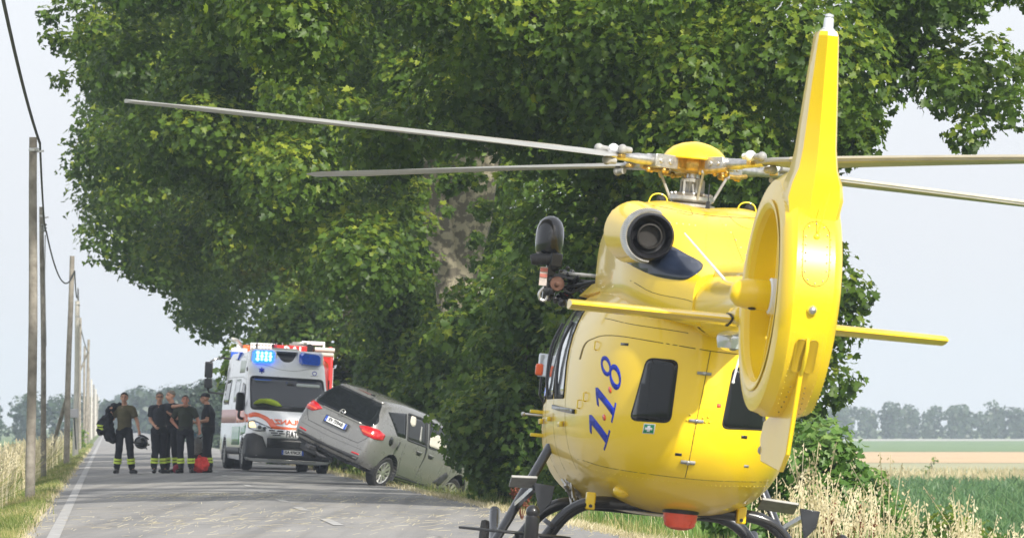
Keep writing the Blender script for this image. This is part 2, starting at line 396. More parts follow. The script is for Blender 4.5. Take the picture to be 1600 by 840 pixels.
def grass(name, n, u0, u1, y0, y1, h, w, m, label, power=1.6, lean=.35, edge=None, clump=0):
    P, u = scatter(n, u0, u1, y0, y1, power)
    if edge: P[:, 0] += RNG.normal(0, edge, n)
    if clump:
        keep = (np.sin(P[:, 0]*3.1+np.sin(P[:, 1]*.35)*3)+np.sin(P[:, 1]*.9)*.7+RNG.normal(0, .5, n)) > clump-1; P = P[keep]
    P[:, 2] = gz(P[:, 0]+SL*P[:, 1])-.02
    H = h*RNG.uniform(.5, 1.25, len(P))*(1+.25*np.sin(P[:, 1]*.7+P[:, 0]*2)); V, F = blades(P, H, w*RNG.uniform(.6, 1.3, len(P))*(1+P[:, 1]/160), lean)
    T = np.repeat(np.clip(RNG.normal(.5, .25, len(P))+.2*np.sin(P[:, 1]*.5+P[:, 0]*1.3), 0, 1), 2)
    o = np_mesh(name, V, F, m, attr=T); tag(o, label, 'grass', kind='stuff'); return o
def oats(P, H, spike=14):
    """stems with drooping pale panicles"""
    n = len(P); a = RNG.uniform(0, 2*pi, n); ln = np.abs(RNG.normal(.12, .1, n))*H; dx, dy = np.cos(a)*ln, np.sin(a)*ln
    V = []; F = []; k = 0
    sw = .0028+P[:, 1]*.00002
    def pos(t): return np.stack([P[:, 0]+dx*t**2, P[:, 1]+dy*t**2, P[:, 2]+H*(t-.08*t**4)], 1)
    for i in range(3):
        p0, p1 = pos(i/3), pos((i+1)/3); q = np.stack([sw, sw*0, sw*0], 1)
        v = np.stack([p0-q, p0+q, p1+q*.8, p1-q*.8], 1); V.append(v.reshape(-1, 3)); F.append(np.arange(n*4).reshape(-1, 4)+k); k += n*4
    for j in range(spike):
        t = .62+.40*j/spike; p = pos(min(t, 1.)); b = RNG.uniform(0, 2*pi, n); d = RNG.uniform(.015, .075, n)*(1.15-(j/spike)*.8)
        c = p+np.stack([np.cos(b)*d, np.sin(b)*d, -d*.35], 1); l_ = RNG.uniform(.022, .042, n); w_ = l_*.30
        c2 = c+np.stack([np.cos(b)*l_*.5, np.sin(b)*l_*.5, -l_*.9], 1); mid = (c+c2)/2
        q = np.stack([np.sin(b)*w_*0+w_, w_*0, w_*.3], 1)
        v = np.stack([c, mid+q, c2, mid-q], 1); V.append(v.reshape(-1, 3)); F.append(np.arange(n*4).reshape(-1, 4)+k); k += n*4
    return np.concatenate(V), np.concatenate(F)
def oat_field(name, n, u0, u1, y0, y1, h, label, power=1.5, clump=None):
    P, u = scatter(n, u0, u1, y0, y1, power)
    if clump:
        c = RNG.integers(0, len(clump), n); r_ = np.array([q[3] for q in clump])[c]; P[:, 0] = np.array([q[0] for q in clump])[c]+RNG.normal(0, 1, n)*r_
        P[:, 1] = np.array([q[1] for q in clump])[c]+RNG.normal(0, 1, n)*r_*1.5
        h = np.array([q[2] for q in clump])[c]
    P[:, 2] = gz(P[:, 0]+SL*P[:, 1])-.03
    H = h*RNG.uniform(.62, 1.12, n); V, F = oats(P, H)
    o = np_mesh(name, V, F, M_dry, attr=np.tile(RNG.uniform(.35, 1, n), 17)); tag(o, label, 'wild grass', kind='stuff'); return o
# left verge
grass('verge_grass', 52000, -1.9, -.93, 42, 330, .13, .012, M_grass, 'short yellow green verge grass along the left road edge', edge=.05)
grass('dry_verge_grass', 30000, -1.5, -.9, 42, 260, .09, .010, M_dry, 'bleached short grass fringe at the left road edge', edge=.07, lean=.7)
grass('tall_grass', 34000, -7, -1.75, 60, 330, .72, .016, M_grass, 'tall yellowing grass behind the utility poles', power=1.3, lean=.6)
grass('tall_dry_grass', 14000, -7, -1.65, 60, 300, .95, .012, M_dry, 'tall straw coloured grass behind the utility poles', power=1.3, clump=.9)
oat_field('wild_oats', 3800, -6, -1.5, 62, 200, 1.1, 'pale wild oats rising over the left verge', 1.3)
# right verge
grass('right_verge_dry_grass', 26000, 5.3, 6.15, 38, 240, .10, .010, M_dry, 'bleached short grass fringe at the right road edge', edge=.1, lean=.7)
grass('right_verge_grass', 26000, 5.7, 9.0, 38, 260, .22, .012, M_grass, 'rough green grass of the right verge under the trees')
grass('weed_bank_grass', 30000, 6.4, 11, 44, 82, .42, .014, M_weed, 'fresh green weeds below the wild oats beside the helicopter', power=1.1)
grass('weed_bank_dry_grass', 900, 6.2, 11, 44, 78, .6, .010, M_dry, 'straw coloured grasses on the bank beside the helicopter', power=1.1, clump=.8)
oat_field('bank_wild_oats', 480, 6.3, 11, 46, 76, .95, 'thin pale wild oats scattered on the right bank', 1.1)
oat_field('tall_wild_oats', 180, 6, 11, 46, 70, 1.2, 'tall pale clumps of wild oats right of the helicopter', 1.1,
          clump=[(3.35, 50, 1.02, .16), (3.45, 50.5, 1.28, .05), (2.5, 48, 1.02, .2), (2.75, 50, 1.22, .08), (2.95, 49, .9, .2), (4.1, 52, .85, .25), (4.25, 51, 1.2, .05), (4.9, 51, 1.15, .06), (5.0, 54, .95, .3), (3.8, 50, .8, .25), (5.3, 52, .9, .3)])
# crop
P, u = scatter(17000, 12.5, 60, 78, 330, 1.5)
u = np.round(P[:, 0]+SL*P[:, 1], 0)*.75+(P[:, 0]+SL*P[:, 1])*.25; P[:, 0] = u-SL*P[:, 1]; P[:, 2] = gz(u)
P = np.repeat(P, 5, 0)+RNG.normal(0, .06, (len(P)*5, 3))*np.array([1, 1, 0])
V, F = blades(P, RNG.uniform(.35, .85, len(P)), .05*(1+P[:, 1]/200), .5, droop=.7)
tag(np_mesh('maize_crop', V, F, M_crop, attr=np.repeat(RNG.uniform(0, 1, len(P)), 2)), 'blue green crop growing in the field behind the wild oats', 'crop', kind='stuff')
P, u = scatter(9000, 24, 110, 286, 300, 1.01)
V, F = blades(P, RNG.uniform(.5, 1.1, len(P)), .12, .3)
tag(np_mesh('field_margin_grass', V, F, M_dry, attr=np.repeat(RNG.uniform(0, .7, len(P)), 2)), 'dry grass margin between crop and stubble', 'grass', kind='stuff')
# straw scattered on the asphalt: thin bent stalks lying flat
def straw(n, spots):
    c = RNG.integers(0, len(spots), n); s = np.array(spots)[c]
    y = s[:, 1]+RNG.normal(0, 1, n)*s[:, 3]; u = np.clip(s[:, 0]+RNG.normal(0, 1, n)*s[:, 2], -.7, 5.3)
    L = RNG.uniform(.03, .20, n); a = RNG.uniform(0, pi, n); w = RNG.uniform(.001, .0026, n)
    z = gz(u)+RNG.uniform(.008, .02, n); x = u-SL*y; dx, dy = np.cos(a)*L/2, np.sin(a)*L/2
    nx, ny = -np.sin(a)*w, np.cos(a)*w; up = RNG.uniform(0, .03, n)
    V = np.stack([np.stack([x-dx-nx, y-dy-ny, z], 1), np.stack([x+dx-nx, y+dy-ny, z+up], 1), np.stack([x+dx+nx, y+dy+ny, z+up+w], 1), np.stack([x-dx+nx, y-dy+ny, z+w], 1)], 1)
    o = np_mesh('straw', V.reshape(-1, 3), np.arange(n*4).reshape(-1, 4), M_dry, attr=RNG.uniform(.4, 1, n)); tag(o, 'loose straw stalks scattered on the grey asphalt', 'straw', kind='stuff')
straw(1400, [(1.3, 84, .6, 1.3), (1.0, 85, .5, .8), (2.9, 83, 1.5, .5), (1.5, 66, 1.2, 4), (0.6, 61, .7, 2.5), (3, 64, 1.5, 5), (2.5, 75, 1.6, 8), (3.2, 58, 1.3, 5), (2.4, 62, 2, 8), (4.9, 70, .3, 8), (3.6, 80, 1.2, 1.5)])

# ---------------------------------------------------------------- leaves and crowns
LEAF = np.array([(0, 0), (.26, -.10), (.52, .16), (.30, .36), (.44, .68), (.18, .62), (0, 1.0), (-.18, .62), (-.44, .68), (-.30, .36), (-.52, .16), (-.26, -.10)])
# quads: lobed outline, folded along the midrib (indices into centre + outline)
LV = np.array([(x, y, abs(x)*.35) for x, y in LEAF]+[(0, .32, -.0)])
LF = np.array([(12, 0, 1, 2), (12, 2, 3, 4), (12, 4, 5, 6), (12, 6, 7, 8), (12, 8, 9, 10), (12, 10, 11, 0)])
# three-lobed leaf for the trees farther off
MV = np.array([(0, 0, 0), (.34, .02, .08), (.30, .40, .10), (.16, .50, .03), (0, 1, -.05), (-.16, .50, .03), (-.30, .40, .10), (-.34, .02, .08)])*np.array([1.35, 1, 1]); MF = np.array([(0, 1, 2, 3), (0, 3, 4, 5), (0, 5, 6, 7)])
SV = np.array([(0, 0, 0), (.26, .35, .09), (0, 1, -.08), (-.26, .35, .09)]); SF = np.array([(0, 1, 2, 3)])
def leaves(C, N, size, lv=LV, lf=LF):
    """C centres, N normals (both n,3), size (n)"""
    n = len(C); N = N/np.linalg.norm(N, axis=1, keepdims=True)
    r = RNG.normal(size=(n, 3)); r[:, 2] -= .8                      # tips hang down
    T = r-(r*N).sum(1, keepdims=True)*N; T /= np.linalg.norm(T, axis=1, keepdims=True); B = np.cross(T, N)
    k = len(lv); l = lv-np.array([0, .4, 0])
    V = C[:, None, :]+size[:, None, None]*(B[:, None, :]*l[None, :, 0:1]+T[:, None, :]*l[None, :, 1:2]+N[:, None, :]*l[None, :, 2:3])
    F = (np.arange(n)[:, None, None]*k+lf[None]).reshape(-1, 4)
    return V.reshape(-1, 3), F
def lump_leaves(lumps, per_area, size, lv=LV, lf=LF, fill=.18, front=.0, tintvar=.22):
    Vs = []; Fs = []; Ts = []; k = 0
    for (cx, cy, cz, r) in lumps:
        n = int(per_area*4*pi*r*r*RNG.uniform(.75, 1.2)); 
        if n < 3: continue
        d = RNG.normal(size=(n, 3)); d /= np.linalg.norm(d, axis=1, keepdims=True)
        if front: d[:, 1] = np.where((d[:, 1] > 0) & (RNG.random(n) < front), -d[:, 1], d[:, 1])
        rad = r*(1-np.abs(RNG.normal(0, .22, n))); ins = RNG.random(n) < fill; rad = np.where(ins, r*RNG.uniform(.2, .8, n), rad)
        strag = RNG.random(n) < .05; rad = np.where(strag, r*RNG.uniform(1., 1.25, n), rad)
        C = np.array([cx, cy, cz])+d*rad[:, None]*np.array([1, 1, .85])
        N = d*.8+RNG.normal(0, .45, (n, 3))+np.array([0, 0, .55])
        s = size*RNG.uniform(.6, 1.25, n)
        V, F = leaves(C, N, s, lv, lf); Vs.append(V); Fs.append(F+k); k += len(V)
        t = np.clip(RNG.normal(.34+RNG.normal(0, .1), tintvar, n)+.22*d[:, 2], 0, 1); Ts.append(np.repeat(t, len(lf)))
    return np.concatenate(Vs), np.concatenate(Fs), np.concatenate(Ts)
def crown_lumps(c, rad, n, r0, r1, zmin=-99, yfront=.35, inner=.2):
    """lumps spread over an ellipsoid, mostly its outside, fewer on the far side"""
    out = []; c = np.array(c, float); rad = np.array(rad, float); tries = 0
    while len(out) < n and tries < n*30:
        tries += 1
        d = RNG.normal(size=3); d /= np.linalg.norm(d)
        if d[1] > .25 and RNG.random() > yfront: continue
        k = RNG.uniform(.35, .8) if RNG.random() < inner else RNG.uniform(.80, 1.02)
        wob = 1+.10*math.sin(d[0]*7+c[1])+.08*math.sin(d[2]*9+c[1]*2)
        p = c+d*rad*k*wob
        if p[2] < zmin: continue
        out.append((p[0], p[1], p[2], RNG.uniform(r0, r1)))
    return out
M_bark = mat('plane_bark', (.13, .115, .085), .9, col2=(.33, .295, .205), vscale=7, bump=.9, bscale=7)
M_dbark = mat('twig_bark', (.06, .05, .035), .9, var=.25, vscale=6)
for _e, _p in zip(M_bark.node_tree.nodes['Color Ramp'].color_ramp.elements, (.46, .56)): _e.position = _p
def limb(mb, a, b, r0, r1, wob=.25, n=5):
    a = Vector(a); b = Vector(b); pts = [a.lerp(b, i/n)+Vector((random.uniform(-wob, wob), random.uniform(-wob, wob), random.uniform(-wob, wob)*.5))*(i > 0)*(i < n) for i in range(n+1)]
    mb.tube(bez(pts, 3), [r0+(r1-r0)*i/(n*3) for i in range(n*3+1)], 8); return pts
def tree(name, label, x, y, trunk_h, tr, lumps, size, dens, cat_='tree', group=None, lv=LV, lf=LF, m=None, front=.5, lean=(0, 0), twig=.3, zb=None, big=1.):
    root = empty(name, label, cat_, (x, y, 0), group=group); z0 = gz(x+SL*y)-.1 if zb is None else zb
    trunk_h = trunk_h+min(0, z0) if tr < .2 else trunk_h; wb = .4 if tr > .2 else .12
    t = MB(); top = Vector((x+lean[0], y+lean[1], trunk_h))
    pts = [Vector((x, y, z0)).lerp(top, i/6)+Vector((random.uniform(-.08, .08), random.uniform(-.08, .08), 0))*(i > 0)*min(1, tr*4) for i in range(7)]
    t.tube(bez(pts, 3), [tr*(1.35 if i == 0 else 1.12 if i < 3 else 1-.025*i) for i in range(19)], 14)
    L = sorted(lumps, key=lambda q: random.random())
    br = MB()
    for i, q in enumerate(L):
        if tr > .3 and i > 6: break
        if i < 7:
            if tr > .3: q = max(random.sample(L, 10), key=lambda e: e[2]-abs(e[0]-x)*.6)
            limb(br, top-Vector((0, 0, random.uniform(0, trunk_h*.25))), q[:3], tr*.45, .05 if tr > .2 else tr*.15, wb)
        elif i < len(L)*twig:
            o_ = L[random.randrange(0, 7)] if len(L) > 7 else q; limb(br, Vector(o_[:3]), q[:3], min(.06, tr*.35), min(.015, tr*.12), wb*.5, 4)
    off = Vector((x, y, 0))
    t.v = [Vector(v)-off for v in t.v]; t.build('trunk', M_bark if tr > .2 else M_dbark, root)
    if br.v:
        br.v = [Vector(v)-off for v in br.v]; br.build('limbs', M_dbark, root, clean=False)
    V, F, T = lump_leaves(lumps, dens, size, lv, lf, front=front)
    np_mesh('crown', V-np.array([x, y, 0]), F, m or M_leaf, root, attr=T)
    return root
# ---------------------------------------------------------------- the avenue of plane trees on the right
def pz(x, y, s=1): return x
# a spray of twigs reaches out to the upper left
TG = 'plane trees lining the right side of the road'
# nearest plane: its dark trunk base shows under the helicopter, its crown spreads over it to the right edge
def trunk_gap(L):
    # the pale trunk of the second plane stands free in a gap between the sprays
    out = []
    for q in L:
        px = 800+8550*q[0]/q[1]; py = 664-8550*(q[2]-1.1)/q[1]; rr = 8550*q[3]/q[1]*.9
        if q[1] < 150 and px-rr < 535 and py+rr > 512: continue
        if q[1] < 114 and 672-rr < px < 748+rr*.8 and 305-rr < py < 480+rr: continue
        out.append(q)
    return out
L1 = [q for q in crown_lumps((1.9, 76, 9.4), (6.6, 6.5, 5.2), 150, .6, 1.1) if not (q[2] > 8.2 and q[1] < 76 and random.random() < .6)]+[
      (3.3, 75.5, 4.4, .8), (3.9, 75, 3.7, .55), (4.35, 74.5, 2.5, .55), (4.55, 74.3, 2.9, .42), (4.3, 74.6, 1.7, .5), (4.15, 74.8, 3.3, .5), (3.4, 75, 2.4, .9), (3.7, 75, 1.5, .7), (2.8, 75.5, 3.6, 1.),
      (2.2, 75, 2.9, 1.1), (1.0, 75, 3.6, 1.0), (.3, 76, 4.3, 1.1), (1.2, 75.4, 2.2, .9), (3.1, 75.4, 1.1, .7),
      (5.4, 73.5, 4.75, .5), (6.1, 73.2, 5.0, .5), (6.7, 73, 5.3, .5), (5.8, 73, 5.6, .7), (6.6, 73, 6.2, .7), (4.7, 73.5, 4.9, .5), (7.1, 73, 6.9, .6), (3.5, 73.5, 5.0, .7), (7.3, 73.4, 4.9, .35)]
L1 = [(q[0], q[1], q[2], q[3]*(.72 if q[0] > 4.2 and 4.6 < q[2] < 9 else 1)) for q in L1 if not (q[0] > 4.2 and 4.6 < q[2] < 9 and random.random() < .22)]
L1 += [(5.2, 75, 6.6, .7), (5.0, 75, 5.9, .6), (5.7, 75, 6.0, .5), (5.5, 75, 7.2, .7), (4.6, 74.5, 5.4, .45)]
L2 = [q for q in crown_lumps((-1.5, 104, 10.8), (6.6, 6.5, 7.4), 160, .7, 1.25, zmin=2.6) if not (q[2] > 10.5 and q[1] < 103 and random.random() < .5)]+[(-2.6, 95, 3.9, 1.0), (-1.4, 94, 4.3, .8), (.6, 95, 3.9, 1.1), (.9, 95, 5.3, 1.2), (1.6, 94, 3.4, 1.2), (2.8, 94, 4.4, 1.2)]
L2 = trunk_gap(L2)+[(-.7, 111, 4.4, .25), (-.65, 111, 5.5, .25), (-1.75, 111, 4.0, .25), (-.6, 111, 3.4, .4), (-1.6, 111, 3.2, .35), (-1.0, 111, 2.9, .45), (-1.2, 111, 6.2, .35), (-2.0, 111, 5.8, .35), (-.9, 111, 2.2, .6), (-1.7, 111, 2.3, .6), (-1.35, 110, 5.4, .2), (-1.7, 107, 5.0, .3), (-1.9, 107, 5.7, .35), (-.5, 107, 5.3, .25), (-1.1, 107, 3.6, .3), (-1.55, 107, 4.3, .22), (-.7, 107, 4.7, .2), (-1.95, 108, 5.3, .38), (-1.9, 108, 4.6, .3), (-1.25, 108, 5.9, .35), (-.75, 108, 5.9, .3), (-1.75, 108, 3.9, .25), (-.95, 110, 3.9, .22)]
L1 = trunk_gap(L1)+[(1.3, 74, 3.3, .6), (1.9, 74, 4.2, .7), (1.1, 74, 4.9, .7), (1.8, 74, 5.6, .8), (1.0, 73.8, 6.3, .8), (2.0, 73.8, 6.9, .9), (1.2, 73.6, 7.6, .9), (.4, 74, 5.6, .6), (2.4, 72, 7.2, .8), (.2, 72, 7.4, .8), (3.3, 75, 6.9, .9), (3.6, 75, 7.7, .9), (2.9, 75, 6.3, .8)]
tree('plane_tree', 'nearest plane tree spreading over the helicopter with its trunk base behind the skids', 1.47, 76, 6.2, .55, L1, .122, 92, group=TG, twig=.25)
pt2 = tree('plane_tree', 'plane tree with the patchy pale trunk standing bare behind the grey car', -1.16, 113, 8.5, .55, L2, .134, 70, group=TG, twig=.2, lean=(.25, 0))
fk = MB(); fk.tube(bez([(0, 0, 3.4), (-.18, -.05, 4.6), (-.45, -.1, 5.6), (-.9, -.1, 7.6)], 5), [.36, .36, .35, .35, .35, .34, .33, .32, .32, .31, .3, .28, .26, .24, .22, .2], 14)
fk.tube(bez([(.05, 0, 3.4), (.22, .05, 4.6), (.50, .1, 5.6), (.8, .1, 7.4)], 5), [.36, .36, .35, .35, .35, .34, .33, .32, .31, .3, .28, .26, .24, .22, .2, .18], 14)
fk.build('fork', M_bark, pt2, clean=False)
L3 = trunk_gap(crown_lumps((-3.0, 122, 11.2), (5.3, 6.0, 8.2), 120, .8, 1.35)+[(-9.0, 118, 9.6, .5), (-9.5, 118, 9.3, .45), (-9.9, 118, 9.4, .35), (-10.0, 118, 9.9, .3), (-8.6, 118, 9.0, .6), (-9.1, 118, 8.6, .4), (-9.7, 118, 8.5, .3), (-8.4, 118, 8.3, .5), (-9.4, 118, 10.2, .5)])
tree('plane_tree', 'plane tree whose crown hangs over the left verge at the top of the leafy wall', -2.2, 122, 7.5, .42, L3, .145, 56, lv=MV, lf=MF, group=TG, twig=.15)
L3 += [(-.5, 127, 4.2, .9), (-.3, 127, 5.6, 1.), (-1.0, 127, 3.0, .9), (-.4, 127, 6.9, 1.), (.4, 127, 3.4, .9), (-2.8, 118, 6.4, 1.), (-1.7, 118, 6.0, 1.), (-2.4, 118, 5.0, 1.), (-3.2, 118, 5.2, .9), (-2.0, 118, 3.9, 1.), (-2.9, 118, 3.8, .8), (-2.3, 118, 2.9, .9), (-1.5, 118, 4.8, .9)]
L3 += [(-2.05, 115.5, z_, .42) for z_ in (3.1, 3.8, 4.5, 5.1, 5.7, 6.4)]
L4 = trunk_gap(crown_lumps((-5.2, 146, 10.4), (5.6, 6.0, 8.4), 125, .9, 1.4))
tree('plane_tree', 'plane tree rising directly behind the ambulance and the fire engine', -4.2, 146, 7.5, .42, L4, .17, 40, lv=MV, lf=MF, group=TG, twig=.15)
L5 = crown_lumps((-7.4, 172, 10.0), (5.2, 6.0, 6.8), 115, .9, 1.4, zmin=3.9)
tree('plane_tree', 'second farthest plane tree overhanging the road above the pointing men', -6.0, 172, 7.5, .4, L5, .19, 32, lv=MV, lf=MF, group=TG, twig=.15)
L6 = crown_lumps((-9.9, 200, 9.4), (3.5, 6.0, 5.4), 75, .8, 1.4, zmin=4.3)
tree('plane_tree', 'farthest plane tree with its skirt low above the firefighters', -8.0, 200, 7.5, .4, L6, .20, 28, lv=MV, lf=MF, group=TG, twig=.15)
# ---------------------------------------------------------------- shrubs under them
def shrub(label, x, y, rx, ry, h, n, size, dens, zc=None, r0=.35, r1=.7, name='shrub', group='shrubs growing under the plane trees', extra=(), lv=LV, lf=LF, m=None):
    g = gz(x+SL*y); g = g if g < -.15 else 0
    L = crown_lumps((x, y, g+h*.48), (rx, ry, h*.52), n, r0, r1, zmin=g+.1, inner=.3)+list(extra)
    return tree(name, label, x, y, h*.6, .07 if h > 2.5 else .018, L, size, dens, cat_='shrub', group=group, m=m or M_shrub, twig=.35, lv=lv, lf=lf)
shrub('big dark shrub reaching the asphalt between the grey car and the helicopter', .69, 84.5, 1.35, 1.3, 4.0, 62, .125, 80)
shrub('tall shrub filling the gap above the bonnet of the grey car', 1.15, 91, 1.9, 1.4, 5.0, 60, .14, 60, r0=.45, r1=.85)
shrub('pale leaved shrub right behind the roof of the grey car', -.55, 110, 1.5, 1.3, 3.6, 60, .15, 58, r0=.45, r1=.85)
shrub('slender shrub hiding a trunk above the roof of the grey car', -2.25, 117, .75, .8, 4.5, 52, .13, 75, r0=.35, r1=.6)
shrub('yellow green shrub rising between the car roof and the ambulance roof', -1.5, 124, 1.5, 1.6, 4.4, 45, .16, 50, r0=.5, r1=.9)
shrub('dark shrub beside the red fire engine', -2.9, 143, 2.0, 1.8, 4.8, 46, .18, 40, r0=.6, r1=1.)
shrub('hidden dark shrub far behind the fire engine', -5.2, 160, 2.6, 2., 5., 40, .2, 32, r0=.7, r1=1.1)
shrub('low broad leaved shrub behind the trunk of the nearest plane', 2.2, 80, 2.1, 1.2, 2.2, 36, .12, 75)
# vine-like broad leaves on the bank right of the helicopter
shrub('light green broad leaved bush at the right flank of the helicopter', 2.65, 53.5, .7, .7, 1.25, 46, .10, 140, r0=.18, r1=.34, name='broad_leaved_bush', group='broad leaved bushes on the bank', m=M_weed)
shrub('light green broad leaved bush behind the tallest oat clump', 3.55, 55, .65, .7, 1.15, 36, .09, 130, r0=.16, r1=.3, name='broad_leaved_bush', group='broad leaved bushes on the bank', m=M_weed)
shrub('dark low bush among the oats right of centre of the bank', 4.25, 54, .5, .6, .85, 24, .08, 130, r0=.16, r1=.28, name='broad_leaved_bush', group='broad leaved bushes on the bank', m=M_shrub)
shrub('low leafy bush between the first dock plants', 3.0, 51.5, .8, .5, .62, 34, .085, 140, r0=.12, r1=.24, name='broad_leaved_bush', group='broad leaved bushes on the bank', m=M_weed)
shrub('low leafy bush in front of the crop', 4.6, 52.5, .7, .5, .62, 30, .085, 140, r0=.12, r1=.24, name='broad_leaved_bush', group='broad leaved bushes on the bank', m=M_weed)
shrub('low pale bush in the bottom right corner', 5.0, 50, .45, .5, .40, 20, .10, 120, r0=.14, r1=.24, name='broad_leaved_bush', group='broad leaved bushes on the bank', m=M_weed)
# dock plants with rusty seed spikes
def dock(x, y, h, label):
    z0 = gz(x+SL*y)-.02; root = empty('dock_plant', label, 'weed', (x, y, z0), group='rusty dock plants on the bank')
    mb = MB(); V = []; C = []
    for k in range(5):
        a = random.uniform(0, 6.28); d = random.uniform(.03, .14); hh = h*random.uniform(.75, 1.05); tip = Vector((math.cos(a)*d, math.sin(a)*d, hh))
        mb.tube([(0, 0, 0), tip*.5+Vector((0, 0, .02)), tip], [.006, .005, .003], 5)
        for j in range(70):
            t = random.uniform(.45, 1.); p = tip*t; rr = .028*(1.25-t); C.append((p.x+random.gauss(0, rr), p.y+random.gauss(0, rr), p.z+random.gauss(0, .012)))
    mb.build('stem', M_dock, root); C = np.array(C)
    v, f = leaves(C, RNG.normal(size=(len(C), 3)), np.full(len(C), .022), SV*np.array([2, 1, 1]), SF)
    tag(np_mesh('seed_spike', v, f, M_dock, root, attr=RNG.uniform(0, 1, len(C))), kind='stuff')
dock(2.84, 49.5, .72, 'rusty dock plant nearest the helicopter'); dock(3.2, 49.8, .74, 'rusty dock plant left of the tall straw clump'); dock(3.62, 49, .5, 'low rusty dock plant right of the straw clump')
dock(.12, 66, .45, 'rusty dock plant seen under the helicopter belly'); dock(2.98, 48.6, .5, 'short rusty dock plant in front of the others')
# ---------------------------------------------------------------- far woods
def wood(name, label, u0, u1, y, h, n, size, dens, seedv=0, jag=1.):
    L = []
    for i in range(n):
        t = i/(n-1); u = u0+(u1-u0)*t+RNG.normal(0, (u1-u0)/n*.6); hh = h*(.78+.28*jag*math.sin(i*.9+seedv)*math.sin(i*.37+seedv*2)+RNG.uniform(-.08, .14))
        yy = y+RNG.uniform(-25, 25); w = (u1-u0)/n*1.5
        for k in range(4):
            L.append((U2X(u, y)+RNG.normal(0, w*.4), yy, -2+hh*(.16+.24*k), max(hh*.24, w*(.8-.12*k))*RNG.uniform(.8, 1.1)))
    V, F, T = lump_leaves(L, dens, size, SV*np.array([2.2, 1, 1]), SF, fill=.0, front=.8)
    np_mesh(name, V, F, M_far, attr=T); S.collection.objects[name]
    return tag(S.objects[name], label, 'wood', kind='stuff')
wood('far_wood', 'hazy blue green wood across the fields on the right', 60, 420, 1240, 7.9, 360, .9, 1.7, jag=.5)
wood('left_far_wood', 'hazy wood behind the utility poles on the left', -60, 8, 820, 7.8, 64, .7, 2.6, 2., jag=.6)
def far_tree(label, x, y, h, w, slim=False):
    n = 9 if not slim else 6
    L = [(x+(RNG.normal(0, w*.28) if not slim else 0), y+RNG.normal(0, 1), -1.3+h*(.25+.68*k/(n-1)), w*(.5 if not slim else .5)*(1-.45*abs(k/(n-1)-.4))) for k in range(n)]
    return tree('far_tree', label, x, y, h*.4, .2, L, h*.045+.1, 4/(h*.045+.1)**2, group='distant field trees', lv=SV*np.array([2.2, 1, 1]), lf=SF, m=M_far, zb=-1.6)
far_tree('faint blue tree left of the pointing man', U2X(9, 1150), 1150, 8.0, 9.5)
far_tree('hazy tree behind the head of the pointing man', U2X(9, 830), 830, 6.2, 7.5)
far_tree('hazy tree behind the red faced man', U2X(10, 650), 650, 5.2, 6.5)
far_tree('hazy tree just left of the cap wearing man', U2X(10.8, 600), 600, 6.2, 6.0)
far_tree('greyish green round tree behind the cap wearing man', U2X(8.6, 420), 420, 4.7, 3.4)
for k, (px, hh) in enumerate([(179, 8.0), (186, 9.4), (201, 9.2), (215, 8.2)]):
    far_tree(['short slim poplar leftmost of the far row', 'tallest slim poplar of the far row', 'slim poplar right of the tallest one', 'last slim poplar of the far row'][k], (px-800)/8550*1300, 1300, hh, 3.2, True)
wood('road_end_wood', 'faint wood closing the end of the road', 3, 44, 900, 6.2, 20, .7, 1.4, 1.)
shrub('dark green clipped bush at the foot of the far poles', U2X(-1.5, 270), 270, .4, 2, 1.3, 10, .18, 22, r0=.2, r1=.4, name='verge_bush', group='verge bushes')
shrub('small dark bush standing in the stubble field', U2X(44.5, 296), 296, .35, .3, 1.5, 9, .14, 30, r0=.15, r1=.3, name='field_bush', group='field bushes')
# ---------------------------------------------------------------- rescue helicopter
HB = R(4.6); HR = R(5.5)
HELI_O = Vector((1.173, 44.974, -.167))
heli = empty('helicopter', 'yellow rescue helicopter with blue 1·1·8 standing on its skids at the roadside', 'helicopter')
HM = Matrix.Rotation(HB, 4, 'Z') @ Matrix.Rotation(HR, 4, 'Y')
heli.matrix_world = Matrix.Translation(HELI_O) @ HM

def se_ring(y, zb, zt, hw, zc, e, n=56, x0=0.):
    out = []
    for j in range(n):
        t = 2*pi*j/n; c, s_ = math.cos(t), math.sin(t)
        x = hw*math.copysign(abs(c)**(2/e), c); z = (zt-zc if s_ > 0 else zc-zb)*math.copysign(abs(s_)**(2/e), s_)
        out.append(Vector((x0+x, y, zc+z)))
    return out
def interp_secs(secs, sub=4):
    P = [Vector((s[0], s[1], s[2])) for s in secs]; Q = [Vector((s[3], s[4], 0)) for s in secs]
    a = bez(P, sub); b = bez(Q, sub); return [(p.x, p.y, p.z, max(q.x, .01), q.y) for p, q in zip(a, b)]
SEC = [(3.75, .95, 1.15, .10, 1.05), (3.6, .72, 1.4, .38, 1.05), (3.2, .60, 1.75, .62, 1.1), (2.6, .54, 2.15, .80, 1.2), (1.9, .52, 2.42, .89, 1.35), (1.0, .52, 2.5, .92, 1.45), (0, .52, 2.5, .92, 1.5), (-.8, .54, 2.48, .90, 1.5), (-1.4, .58, 2.44, .84, 1.5), (-1.9, .66, 2.38, .72, 1.5), (-2.25, .80, 2.3, .54, 1.5), (-2.45, 1.0, 2.2, .34, 1.5), (-2.52, 1.2, 2.1, .12, 1.55)]
COW = [(2.0, 2.3, 2.5, .3, 2.4), (1.4, 2.25, 2.85, .55, 2.4), (.7, 2.15, 3.02, .66, 2.5), (0, 2.1, 3.08, .69, 2.5), (-.8, 2.1, 3.08, .70, 2.5), (-1.4, 2.1, 3.03, .70, 2.5), (-1.9, 2.08, 2.92, .67, 2.45), (-2.3, 2.05, 2.72, .57, 2.35), (-2.7, 2.02, 2.52, .38, 2.25), (-3.0, 2.0, 2.43, .24, 2.2)]
